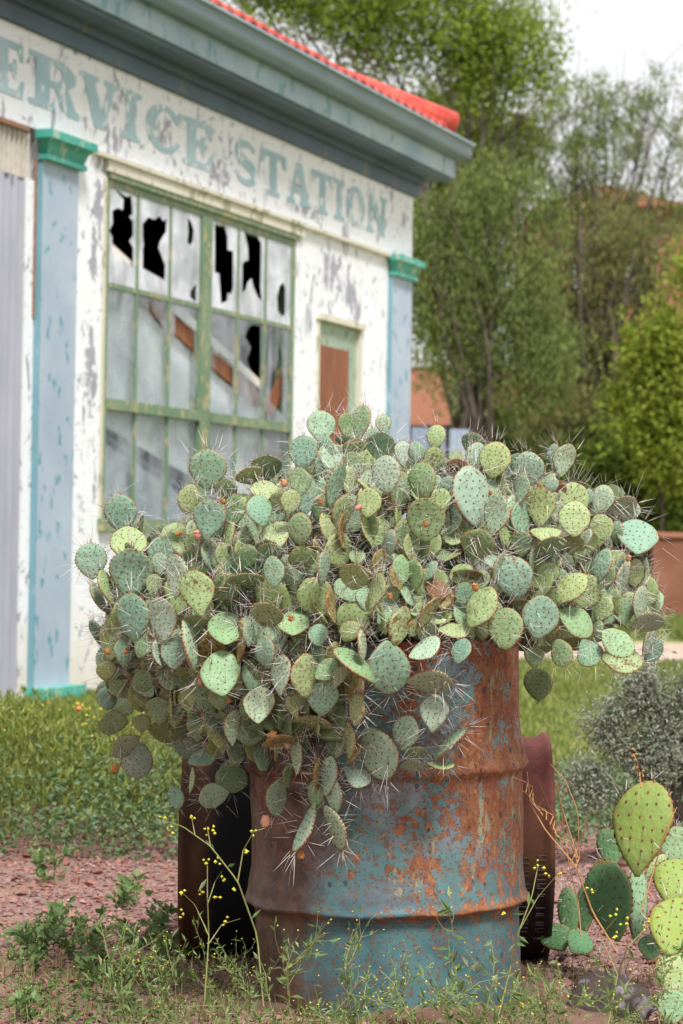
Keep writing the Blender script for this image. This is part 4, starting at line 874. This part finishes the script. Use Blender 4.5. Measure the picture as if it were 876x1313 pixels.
tree('pine_tree', 'tall yellow green pine spreading its crown over the red roof', 'tree', 31, (640, 700), [(560, 20, 150, 62), (640, 55, 85, 48), (420, 5, 110, 45), (345, -20, 70, 40), (480, -60, 220, 60), (620, 100, 60, 22), (500, 75, 60, 22), (670, 105, 45, 22), (600, 125, 60, 20)], 32000, .080, F_pine, .20, 1, .6, tr=.16, limbs=14, lw=.35)
tree('pine_tree', 'olive green pine behind the building corner, below the tall yellow green one', 'tree', 36, (585, 700), [(590, 200, 65, 80), (640, 185, 55, 40), (565, 290, 50, 60), (560, 150, 60, 35), (570, 380, 45, 80)], 22000, .085, F_pine2, .20, 2, .7, tr=.2, limbs=8, lw=.4)
tree('pepper_tree', 'dense weeping pepper tree just right of the building corner', 'tree', 30, (640, 700), [(600, 270, 75, 70), (655, 250, 60, 60), (580, 340, 60, 90), (640, 350, 70, 80), (680, 340, 35, 50), (600, 430, 80, 40), (680, 440, 60, 90), (560, 300, 40, 60), (540, 260, 25, 30), (625, 190, 30, 25), (600, 215, 40, 25), (672, 200, 28, 22), (545, 350, 30, 50), (700, 400, 40, 60), (655, 215, 50, 30), (700, 240, 25, 30)], 28000, .075, F_pep, .24, 3, .6, .8, limbs=9, tr=.12, lw=.22, zmin=2.5, group='weeping pepper trees')
tree('pepper_tree', 'airy tall pepper tree with sky showing through its thin branches', 'tree', 38, (745, 700), [(760, 130, 75, 55), (720, 180, 60, 60), (800, 150, 65, 60), (770, 220, 70, 55), (850, 130, 50, 60), (865, 220, 40, 80), (730, 250, 40, 45), (800, 260, 70, 40), (690, 130, 40, 40)], 11500, .080, F_pep, .24, 4, .7, .5, limbs=44, tr=.10, lw=.2, group='weeping pepper trees')
tree('pepper_tree', 'dark weeping pepper tree in front of the terracotta building at right', 'tree', 34, (752, 700), [(780, 330, 90, 65), (830, 300, 70, 50), (740, 400, 80, 80), (820, 420, 80, 90), (700, 340, 40, 60), (770, 480, 90, 60), (720, 500, 70, 70), (780, 270, 80, 40)], 18000, .085, F_pep2, .26, 5, .6, .8, limbs=12, tr=.17, lw=.22, group='weeping pepper trees')
tree('shrub', 'lime green bushy shrub at the right edge', 'shrub', 31, (850, 700), [(845, 440, 38, 32), (882, 465, 50, 48), (860, 510, 55, 32), (888, 350, 22, 26), (880, 540, 50, 40), (820, 470, 25, 22), (830, 545, 45, 30), (815, 430, 14, 12), (850, 400, 18, 12), (800, 510, 18, 14), (870, 590, 50, 30)], 12000, .085, F_brt, .17, 6, .8, limbs=7, tr=.025, lw=.5, js=.3)
tree('shrub', 'rounded dark green shrub behind the middle of the cactus crown', 'shrub', 40, (655, 700), [(655, 560, 52, 38), (640, 600, 60, 60), (665, 640, 60, 50)], 11000, .10, F_dark, .22, 7, .8, limbs=4, tr=.05, lw=.5, js=.4)
tree('shrub', 'dark green hedge shrub above the cactus top at right', 'shrub', 42, (770, 700), [(760, 570, 50, 42), (720, 620, 60, 60), (790, 640, 60, 60)], 12000, .11, F_dark, .23, 8, .8, limbs=4, tr=.05, lw=.5, js=.4)
tree('shrub', 'large mid green shrub in front of the hedge near the right edge', 'shrub', 33, (840, 700), [(830, 600, 65, 55), (800, 650, 60, 50), (870, 620, 50, 50), (850, 560, 45, 30), (750, 640, 60, 50), (860, 700, 60, 30), (800, 715, 60, 30)], 15000, .10, F_mid, .21, 9, .8, limbs=5, tr=.05, lw=.5, js=.4)
# terracotta building far behind the trees
M_terra = simple('terracotta render', (.40, .17, .10), (.32, .13, .08), .5, .85, .1)
M_terra2 = simple('pale parapet', (.45, .44, .42), (.5, .5, .5), 1., .8, 0)
M_shut = simple('pale blue shutter', (.36, .46, .58), (.42, .5, .6), 2., .6, 0)
tb = thing('terracotta_building', 'large terracotta coloured building half hidden behind the trees', 'building', tuple(P(700, 700, 46)*np.array([1, 1, 0])))
def fb(name, mat, x0, x1, ya, yb, D, t, parent=tb):
    p0, p1 = P(x0, ya, D), P(x1, yb, D); m = MB(); m.box(p0[0], p1[0], D, D+t, max(0, min(p0[2], p1[2])), max(p0[2], p1[2])); return m.build(name, mat, parent)
wl = fb('wall', M_terra, 480, 700, 700, 468, 46, 8); up_ = fb('wall', M_terra, 690, 905, 740, 262, 48, 8)
m = MB(); a0, a1_, a2_ = P(680, 268, 47.6), P(775, 236, 47.6), P(885, 262, 47.6)
m.add([a0, a1_, a2_, a0+np.array([0, 9, 0]), a1_+np.array([0, 9, 0]), a2_+np.array([0, 9, 0])], [(0, 1, 4, 3), (1, 2, 5, 4), (0, 2, 1), (3, 4, 5)]); m.build('roof', M_terra, tb)
fb('wall', M_terra, 870, 1100, 700, 530, 46, 8)
fb('parapet', M_terra2, 480, 700, 470, 463, 45.95, 8); fb('dark_band', M_dark, 480, 700, 560, 548, 45.9, .05)  # pale parapet on top, dark band across the wall face
for x0 in (735, 800): w_ = fb('window', M_shut, x0, x0+28, 380, 340, 47.9, .08)
bl = fb('balustrade', M_shut, 838, 1000, 563, 545, 45.8, .06)
# pale blue corrugated panels (low fence) behind the cactus
fe = thing('fence', 'low pale blue corrugated fence behind the cactus crown', 'fence', tuple(P(580, 700, 30)*np.array([1, 1, 0])))
for i, (x0, x1) in enumerate(((528, 549), (551, 571), (577, 612))):
    p0, p1 = P(x0, 548+i*1, 30), P(x1, 600, 30); k = 24; m = MB(); V = []
    for j in range(k+1): xx = p0[0]+(p1[0]-p0[0])*j/k; V += [(xx, 30+.02*math.sin(j*1.57), 0), (xx, 30+.02*math.sin(j*1.57), p0[2])]
    m.add(V, [(2*j, 2*j+2, 2*j+3, 2*j+1) for j in range(k)]); m.build('panel', simple('pale blue sheet', (.42, .48, .60), (.5, .55, .64), 1., .5, 0), fe)
m = MB()
for x0 in (550, 574, 613): p0 = P(x0, 545, 30.05); m.box(p0[0]-.03, p0[0]+.03, 30.03, 30.09, 0, p0[2])
m.build('post', M_dark, fe)
# low red brown wall at the right edge
p0, p1 = P(838, 682, 30), P(960, 752, 30); lw_ = thing('garden_wall', 'low red brown wall at the right edge beyond the lawn', 'wall', (float(p0[0]), 30, 0))
m = MB(); m.box(p0[0], p1[0], 30, 30.3, 0, p0[2]-.06); m.build('wall_face', M_rusttrim if False else simple('red brown render', (.20, .075, .04), (.26, .11, .07), 2., .9), lw_)
m = MB(); m.box(p0[0]-.03, p1[0], 29.96, 30.34, p0[2]-.06, p0[2]); m.build('coping', M_terra, lw_)

# ------------------------------------------------------------------ grass and ground cover
def blades(n_, xr, yr, h, mat, name, label, seed, f=None):
    rs = np.random.default_rng(seed); x = rs.uniform(*xr, n_); y = yr[0]+(yr[1]-yr[0])*rs.random(n_)
    if f is not None: k = f(x, y, rs); x, y = x[k], y[k]
    n_ = len(x); Pt = np.stack([x, y, np.zeros(n_)], 1); d_ = rs.normal(size=(n_, 3))*.4+np.array([0, 0, 1.]); L = h*rs.uniform(.4, 1.3, n_)
    V, Fc = leaves(Pt, d_, L, L*.10+.003); o = link(npmesh(name, V, Fc, [mat]), name); return tag(o, label, 'grass', kind='stuff')
F_grass = foliage('lawn grass', [(.19, .26, .055), (.26, .33, .08), (.34, .38, .12), (.40, .37, .16)], .3)
blades(85000, (.3, 6.0), (9.2, 20.3), .07, F_grass, 'lawn_grass', 'green lawn beyond the drums at right', 11)
blades(30000, (1, 12), (25.2, 40), .2, F_grass, 'far_grass', 'far green grass beyond the sandy path', 12)
# leafy ground cover between the gravel and the building
rs = np.random.default_rng(31)
n = 170000; x = rs.uniform(-3.6, .1, n); y = 7.5+8.0*rs.random(n)**1.35
edge = 7.7+.35*np.array([mnoise.noise(Vector((a*1.1, 3, 1))) for a in x]); k = y > edge+rs.normal(size=n)*.12; x, y = x[k], y[k]; n = len(x)
hmax = np.clip(.955-(213)*y/3240, .05, .42)*np.clip((y-edge[k])/.5+.35, .3, 1); cl = np.array([.85+.6*mnoise.noise(Vector((a*2.2, b*1.6, 5))) for a, b in zip(x, y)])
z = hmax*cl*rs.random(n)**.7
front = (rs.random(n) < np.clip(.95-(y-7.6)*.85-z*1.3+(x+.9)*.35, .04, .92))
F_cov = foliage('rounded blue green ground cover leaves', [(.09, .16, .06), (.15, .24, .11), (.24, .33, .19), (.20, .24, .08)], .25)
F_cov2 = foliage('fine yellow green weeds', [(.16, .21, .04), (.26, .31, .07), (.38, .39, .12)], .35)
d_ = rs.normal(size=(n, 3)); d_[:, 2] = np.abs(d_[:, 2])*.7
V, Fc = leaves(np.stack([x, y, z], 1)[front], d_[front], .024*rs.uniform(.5, 1.4, front.sum()), .016)
tag(link(npmesh('ground_cover', V, Fc, [F_cov]), 'ground_cover'), 'low blue green leafy ground cover beyond the gravel at left', 'ground cover', kind='stuff')
b_ = ~front; L = .026*rs.uniform(.5, 1.6, b_.sum()); V, Fc = leaves(np.stack([x, y, z], 1)[b_], d_[b_]+np.array([0, 0, 1.1]), L, L*.30)
tag(link(npmesh('weed_patch', V, Fc, [F_cov2]), 'weed_patch'), 'tall yellow green weeds in front of the service station wall', 'weeds', kind='stuff')
n = 9000; x = rs.uniform(-3.6, .0, n); y = 8.3+5.2*rs.random(n); hm = np.clip(.985-208*y/3240, .05, .5)*rs.uniform(.55, 1.05, n)
k = rs.random(n) < np.array([.55+.9*mnoise.noise(Vector((a*2.5, b*1.2, 15))) for a, b in zip(x, y)]); x, y, hm = x[k], y[k], hm[k]; n = len(x)
V, Fc = leaves(np.stack([x, y, np.zeros(n)], 1), rs.normal(size=(n, 3))*.22+np.array([0, 0, 1.]), hm, .006, .02)
tag(link(npmesh('tall_grass', V, Fc, [F_cov2]), 'tall_grass'), 'tall thin yellow green stems rising through the weeds at left', 'grass', kind='stuff')
# tiny blossoms and seedheads over it
def dots(n_, sel, size, mat, name, label, seed):
    r2 = np.random.default_rng(seed); x = r2.uniform(*sel[0], n_); y = r2.uniform(*sel[1], n_); z = sel[2](x, y, r2)
    V = oc[None]*size*r2.uniform(.6, 1.3, (n_, 1, 1))+np.stack([x, y, z], 1)[:, None]
    return tag(link(npmesh(name, V.reshape(-1, 3), (np.arange(n_)[:, None, None]*6+of[None]).reshape(-1, 3), [mat]), name), label, 'flowers', kind='stuff')
M_yel = simple('yellow blossom', (.62, .58, .05), (.5, .42, .04), 20., .7, 0); M_ora = simple('orange red blossom', (.75, .16, .06), (.7, .25, .1), 20., .7, 0)
hz = lambda x, y, r2: np.clip(.955-213*y/3240, .05, .40)*(.55+.5*r2.random(len(x)))
dots(1100, ((-3.2, .0), (8.3, 13), hz), .0055, M_yel, 'yellow_blossoms', 'tiny yellow blossoms dotted through the weeds at left', 41)
dots(60, ((-2.6, -.5), (9.5, 13.3), hz), .013, M_ora, 'orange_blossoms', 'scattered orange red blossoms at the foot of the service station', 42)
# ground cover on the far right behind the second cactus
n = 16000; x = rs.uniform(.35, 2.6, n); y = rs.uniform(8.0, 10.2, n); k = rs.random(n) < np.clip((y-7.9)/.9, 0, 1); x, y = x[k], y[k]; n = len(x)
V, Fc = leaves(np.stack([x, y, rs.random(n)*.10], 1), rs.normal(size=(n, 3))+np.array([0, 0, .8]), .03*rs.uniform(.5, 1.3, n), .018)
tag(link(npmesh('ground_cover', V, Fc, [F_cov]), 'ground_cover'), 'patchy green ground cover where the lawn meets the gravel at right', 'ground cover', kind='stuff')

# saltbush
F_salt = foliage('silvery saltbush leaves', [(.20, .24, .16), (.30, .34, .25), (.42, .44, .34), (.26, .22, .16)], .15, .7)
sel = [(862, 965, 40, 42)]; r3 = random.Random(5)
for i in range(64):
    q = r3.uniform(-.35, math.pi+.25); e_ = r3.uniform(.3, .85)+.32*abs(math.sin(q*5+1)); sel.append((872+118*e_*math.cos(q), 990-118*e_*math.sin(q), r3.uniform(6, 15), r3.uniform(9, 20)))
tree('saltbush', 'silvery grey green saltbush beside the lawn at the right edge', 'shrub', 7.6, (872, 1070), sel, 24000, .015, F_salt, .032, 10, 1.2, limbs=64, tr=.011, lw=.40, zmin=.0, js=.06)
# rock and earth by the second cactus
def rock(name, label, cat, c, s3, mat, seed, sub=4):
    import bmesh
    bm = bmesh.new(); bmesh.ops.create_icosphere(bm, subdivisions=sub, radius=1)
    for v_ in bm.verts:
        q = v_.co.copy(); d_ = 1+.28*mnoise.noise(q*1.3+Vector((seed, 0, 0)))+.13*mnoise.noise(q*3.7+Vector((seed, 3, 0)))+.05*mnoise.noise(q*9)
        v_.co = Vector((q.x*s3[0]*d_, q.y*s3[1]*d_, q.z*s3[2]*d_))
    me = bpy.data.meshes.new(name); bm.to_mesh(me); bm.free(); me.materials.append(mat); me.polygons.foreach_set('use_smooth', [True]*len(me.polygons)); o = link(me, name); o.location = c; return tag(o, label, cat)
M_rock = simple('lichen spotted brown rock', (.05, .033, .028), (.20, .17, .18), 18., .9, .9, lo=.56, hi=.64)
q = P(782, 1262, 5.15); rock('rock', 'dark brown rock with pale grey lichen below the small cactus', 'rock', (q[0], 5.2, .02), (.085, .09, .075), M_rock, 4)
M_mound = simple('reddish earth', (.10, .05, .035), (.17, .09, .065), 14., .95, .8)
q = P(712, 1285, 5.05); o = rock('earth_mound', None, None, (q[0], 5.1, -.02), (.16, .16, .07), M_mound, 9); o['kind'] = 'structure'
o = rock('earth_mound', None, None, (DX, DY, -.03), (.40, .40, .075), M_mound, 2); o['kind'] = 'structure'
M_stone = simple('orange stone', (.38, .17, .09), (.3, .2, .15), 8., .9, .5)
for i, (x, y, s_) in enumerate(((146, 1188, .016), (118, 1238, .014), (640, 1262, .02), (230, 1250, .012))):
    yy = 3175/(y-690+PH*(CX-x)); q = P(x, y, yy); rock('stone', ['flat orange stone lying alone on the pink gravel', 'small reddish stone among the leafy weeds at lower left', 'orange stone near the foot of the upright drum', 'small stone left of the dark lying drum'][i], 'stone', (q[0], yy, s_*.4), (s_, s_, s_*.6), M_stone, i+20, 2)

F_fg = foliage('mixed straw and green blades', [(.16, .22, .06), (.26, .30, .10), (.42, .34, .16), (.50, .38, .20)], .3)
n = 5200; x = rs.uniform(-.9, .95, n); y = 4.62+1.1*rs.random(n); k = np.hypot(x-DX, y-DY) > .31; k &= rs.random(n) < np.array([.75+.9*mnoise.noise(Vector((a*4, b*4, 8))) for a, b in zip(x, y)]); x, y = x[k], y[k]; n = len(x)
L = .055*rs.uniform(.3, 1.5, n); V, Fc = leaves(np.stack([x, y, np.full(n, .0)], 1), rs.normal(size=(n, 3))*.55+np.array([0, 0, .8]), L, .0026, .02)
tag(link(npmesh('foreground_grass', V, Fc, [F_fg]), 'foreground_grass'), 'thin straw and green grass blades around the foot of the drums', 'grass', kind='stuff')
n = 4600; x = rs.uniform(-1.1, -.2, n); y = 4.9+1.35*rs.random(n); k = rs.random(n) < np.array([.42+1.3*mnoise.noise(Vector((a*3.2, b*2.4, 4))) for a, b in zip(x, y)])*np.clip((6.3-y)/.5, 0, 1); x, y = x[k], y[k]; n = len(x)
V, Fc = leaves(np.stack([x, y, .045*rs.random(n)], 1), rs.normal(size=(n, 3))*np.array([1, 1, .4])+np.array([0, 0, .3]), .017*rs.uniform(.5, 1.4, n), .009)
tag(link(npmesh('ground_cover', V, Fc, [foliage('small mixed ground leaves', [(.10, .18, .055), (.17, .26, .09), (.26, .33, .12)], .3)]), 'ground_cover'), 'low patchy small leaved cover over the gravel at lower left', 'ground cover', kind='stuff')

# ------------------------------------------------------------------ foreground weeds: each plant a thing
M_wstem = simple('green weed stem', (.22, .27, .07), (.26, .22, .09), 20., .7, 0)
M_dry = simple('dry straw stem', (.50, .25, .08), (.38, .22, .10), 20., .8, 0)
F_w = foliage('weed leaves', [(.10, .17, .045), (.16, .25, .075), (.24, .33, .13), (.38, .42, .26)], .3)
F_wb = foliage('broad weed leaves', [(.12, .20, .07), (.17, .26, .10), (.24, .33, .14)], .25)
def weed_proto(seed, hgt, nbr, nleaf, broad=False, wide=.35, nflow=20, dry=False):
    r2 = np.random.default_rng(seed); st = MB(); LP = []; LD = []; FL = []
    def branch(p0, d0, L, rad, lvl):
        k = 7; pts = [p0]; d_ = d0/np.linalg.norm(d0)
        for i in range(k):
            d_ = d_+r2.normal(size=3)*.14+np.array([0, 0, .04]); d_ /= np.linalg.norm(d_); pts.append(pts[-1]+d_*L/k)
        st.tube(pts, np.linspace(rad, rad*.45, k+1), 4)
        nl = max(1, int(nleaf*L/hgt/(1+lvl)))
        for _ in range(nl):
            i = r2.integers(0 if lvl else 1, k); LP.append(pts[i]+(pts[i+1]-pts[i])*r2.random()); LD.append(d_*.35+r2.normal(size=3)*.7+np.array([0, 0, .15]))
        if lvl >= 1 or nbr < 2:
            for _ in range(max(1, nflow//max(1, nbr*2))): FL.append(pts[-1-r2.integers(0, 2)]+r2.normal(size=3)*.008)
        if lvl < 2:
            for _ in range(nbr if lvl == 0 else 2):
                i = r2.integers(1, k); dd = d_*.8+r2.normal(size=3)*np.array([.7, .7, .3]); branch(pts[i], dd, L*r2.uniform(.3, .6), rad*.6, lvl+1)
    for _ in range(2 if broad else 1+int(r2.random() < .4)):
        a = r2.uniform(0, 6.28); branch(np.zeros(3), np.array([math.cos(a)*wide, math.sin(a)*wide, 1]), hgt, .0016 if not dry else .0015, 0)
    LP, LD = np.array(LP), np.array(LD); L = (.026 if broad else .024)*r2.uniform(.5, 1.4, len(LP))
    V, Fc = leaves(LP, LD, L, L*(.62 if broad else .28), .10)
    fl = np.array(FL); n_ = len(fl); Vf = oc[None]*.0024*r2.uniform(.6, 1.3, (n_, 6, 1))+fl[:, None]
    return (st.mesh('stem', [M_dry if dry else M_wstem]), npmesh('leaves', V, Fc, [F_wb if broad else F_w]), npmesh('flowers', Vf.reshape(-1, 3), (np.arange(n_)[:, None, None]*6+of[None]).reshape(-1, 3), [M_yel]))
WP = [weed_proto(50+i, .26, 5, 30, nflow=11) for i in range(6)]+[weed_proto(70+i, .10, 4, 22, True, 1.2, 3) for i in range(4)]
WT = weed_proto(90, .34, 6, 14, False, .2, 34); 
def put_weed(proto, x, y, s, label, group=None, rz=None, name='weed', cat='weed', lean=None):
    e_ = thing(name, label, cat, (x, y, ground_z(x, y)), group); e_.rotation_euler = (prnd.gauss(0, .08) if lean is None else lean[0], prnd.gauss(0, .08) if lean is None else lean[1], prnd.uniform(0, 6.28) if rz is None else rz); e_.scale = (s, s, s)
    for nm, me in zip(('stem', 'leaves', 'flowers'), proto):
        o = bpy.data.objects.new(nm, me); C.objects.link(o); o.parent = e_
        if nm != 'stem': o['kind'] = 'stuff'
def gy(px, D): return float(P(px, 1000, D)[0])
G1 = 'fine leaved flowering weeds in front of the drum'
ZL = (('fine yellow flowering weed in front of the dark end of the lying drum', 345), ('fine yellow flowering weed in front of the upright teal drum', 670), ('fine yellow flowering weed between the drum and the small cactus', 999))
for i, px_ in enumerate((175, 205, 240, 275, 300, 335, 365, 400, 440, 475, 515, 550, 585, 615, 645, 680, 720, 765, 815, 860)):
    D = prnd.uniform(4.55, 4.95) if px_ > 330 else prnd.uniform(4.85, 5.3); px_ += prnd.uniform(-12, 12)
    lab = [l for l, m_ in ZL if px_ < m_][0]
    put_weed(WP[prnd.randrange(6)], gy(px_, D), D, prnd.uniform(.7, 1.15) if 540 < px_ < 700 else prnd.uniform(.55, .95), lab, 'weeds '+lab[len('fine yellow flowering weed '):])
for i in range(12):
    px_ = 190+i*57+prnd.uniform(-15, 15); D = prnd.uniform(4.5, 4.75); lab = [l for l, m_ in ZL if px_ < m_][0]
    put_weed(WP[prnd.randrange(6)], gy(px_, D), D, prnd.uniform(.5, .75), lab, 'weeds '+lab[len('fine yellow flowering weed '):])
G2 = 'low leafy weeds on the lower left gravel'
for i in range(18):
    D = prnd.uniform(5.0, 6.2); x = gy(prnd.uniform(-20, 240), D); put_weed(WP[6+prnd.randrange(4)], x, D, prnd.uniform(.45, .95), 'low broad leaved weed on the gravel at lower left', G2)
for (px_, py_, lab) in ((150, 1165, 'single leafy weed seedling in the middle of the pink gravel'), (60, 1130, 'small leafy weed at the far left of the gravel'), (265, 1160, None), (375/2.58, 1150, None)):
    if lab: yy = 3175/(py_-690+PH*(CX-px_)); put_weed(WP[6+prnd.randrange(4)], float(P(px_, py_, yy)[0]), yy, 1.0, lab)
# tall thin yellow flowered stalks left of the drum
def stalk(label, pts_px, D, buds, mat=M_wstem, rad=.0019, leavesn=6, name='weed', tips=(), fm=None):
    b0 = P(*pts_px[0], D); t = thing(name, label, 'weed', (float(b0[0]), float(b0[1]), float(b0[2])))
    def path(pp): 
        q = np.array([P(x, y, D+.02*math.sin(i*2)) for i, (x, y) in enumerate(pp)]); tt = np.linspace(0, len(q)-1, len(q)*4)
        return np.stack([np.interp(tt, range(len(q)), q[:, c_]) for c_ in range(3)], 1)
    m = MB(); pth = path(pts_px); m.tube(pth, np.linspace(rad, rad*.5, len(pth)), 5)
    for tp in tips: q = path(tp); m.tube(q, np.linspace(rad*.7, rad*.35, len(q)), 4)
    m.build('stem', mat, t)
    ends = np.array([P(x+prnd.gauss(0, 3), y+prnd.gauss(0, 3), D+prnd.gauss(0, .008)) for (x, y) in buds for _ in range(3)])
    if len(ends):
        Vf = oc[None]*.0036*rng.uniform(.6, 1.3, (len(ends), 6, 1))+ends[:, None]
        link(npmesh('flowers', Vf.reshape(-1, 3), (np.arange(len(ends))[:, None, None]*6+of[None]).reshape(-1, 3), [fm or M_yel]), 'flowers', t, kind='stuff')
    if leavesn:
        ii = rng.integers(0, len(pth), leavesn); V, Fc = leaves(pth[ii], rng.normal(size=(leavesn, 3))+np.array([0, 0, .3]), .03*rng.uniform(.6, 1.2, leavesn), .008, .05)
        link(npmesh('leaves', V, Fc, [F_w]), 'leaves', t, kind='stuff')
stalk('tall thin yellow budded weed crossing the dark lying drum', [(338, 1290), (330, 1200), (305, 1130), (270, 1085), (235, 1060), (210, 1052)], 5.0, [(208, 1050), (220, 1062), (246, 1048), (264, 1064), (276, 1062), (300, 1140), (325, 1066), (318, 1090)], tips=([(270, 1085), (266, 1060)], [(305, 1130), (312, 1090), (326, 1066), (340, 1062)], [(250, 1070), (246, 1048)]))
stalk('thin forked yellow budded weed at the left edge of the drum', [(262, 1290), (268, 1200), (266, 1150), (266, 1110)], 5.05, [(264, 1104), (276, 1102), (284, 1128), (232, 1144), (258, 1143), (278, 1152), (234, 1170), (290, 1180)], tips=([(268, 1200), (250, 1160), (234, 1145)], [(266, 1160), (276, 1130), (284, 1118)], [(268, 1210), (285, 1185), (308, 1178)]))
stalk('slender leafy weed rising before the right side of the drum', [(640, 1300), (655, 1240), (665, 1195), (682, 1150), (690, 1110)], 4.95, [(690, 1108), (716, 1122), (700, 1118), (650, 1170)], tips=([(665, 1195), (690, 1150), (716, 1120)],), leavesn=12)
stalk('curving green weed with yellow buds in front of the rock', [(780, 1313), (792, 1250), (805, 1215), (826, 1192)], 4.8, [(826, 1190), (838, 1180), (800, 1182), (788, 1176), (786, 1200), (760, 1140)], tips=([(792, 1250), (770, 1200), (790, 1178)],), leavesn=5)
stalk('leaning straw coloured weed stalk beside the small cactus', [(822, 1170), (840, 1110), (856, 1060), (868, 1035)], 5.1, [], M_dry, .0016, 0, 'dry_weed')
# dry orange feathery stalks right of the drum
tp = []
for s_ in range(16):
    f_ = s_/16; x0, y0 = 692-28*f_*.6-0, 1060-60*f_; x0 = 740-70*f_; y0 = 1105-95*f_; tp.append([(x0, y0), (x0-3+8*math.sin(s_), y0-12), (x0-8+10*math.sin(s_*2), y0-20)])
stalk('feathery dry orange weed arching across the reddish end of the lying drum', [(792, 1222), (760, 1170), (738, 1110), (700, 1065), (680, 1030), (676, 990)], 5.15, [], M_dry, .0020, 0, 'dry_weed', tips=tp+[[(738, 1110), (743, 1100), (741, 1040), (725, 1000), (706, 980)], [(741, 1100), (722, 1040), (712, 1000)]])
stalk('second dry orange weed stalk rising from the gravel behind the dark pads', [(745, 1200), (742, 1160), (730, 1110), (722, 1060), (716, 1010), (712, 960)], 5.4, [], M_dry, .0016, 0, 'dry_weed', tips=[[(722, 1060), (705, 1035), (690, 1000)], [(730, 1110), (745, 1080), (760, 1020)], [(718, 1030), (728, 1005), (738, 990)]])
stalk('dry seed stalk standing above the tallest small cactus pad', [(822, 1010), (820, 990), (816, 975), (812, 966)], 5.3, [(813, 968), (819, 980), (822, 992)], M_dry, .0018, 0, 'dry_weed', fm=M_fruit)
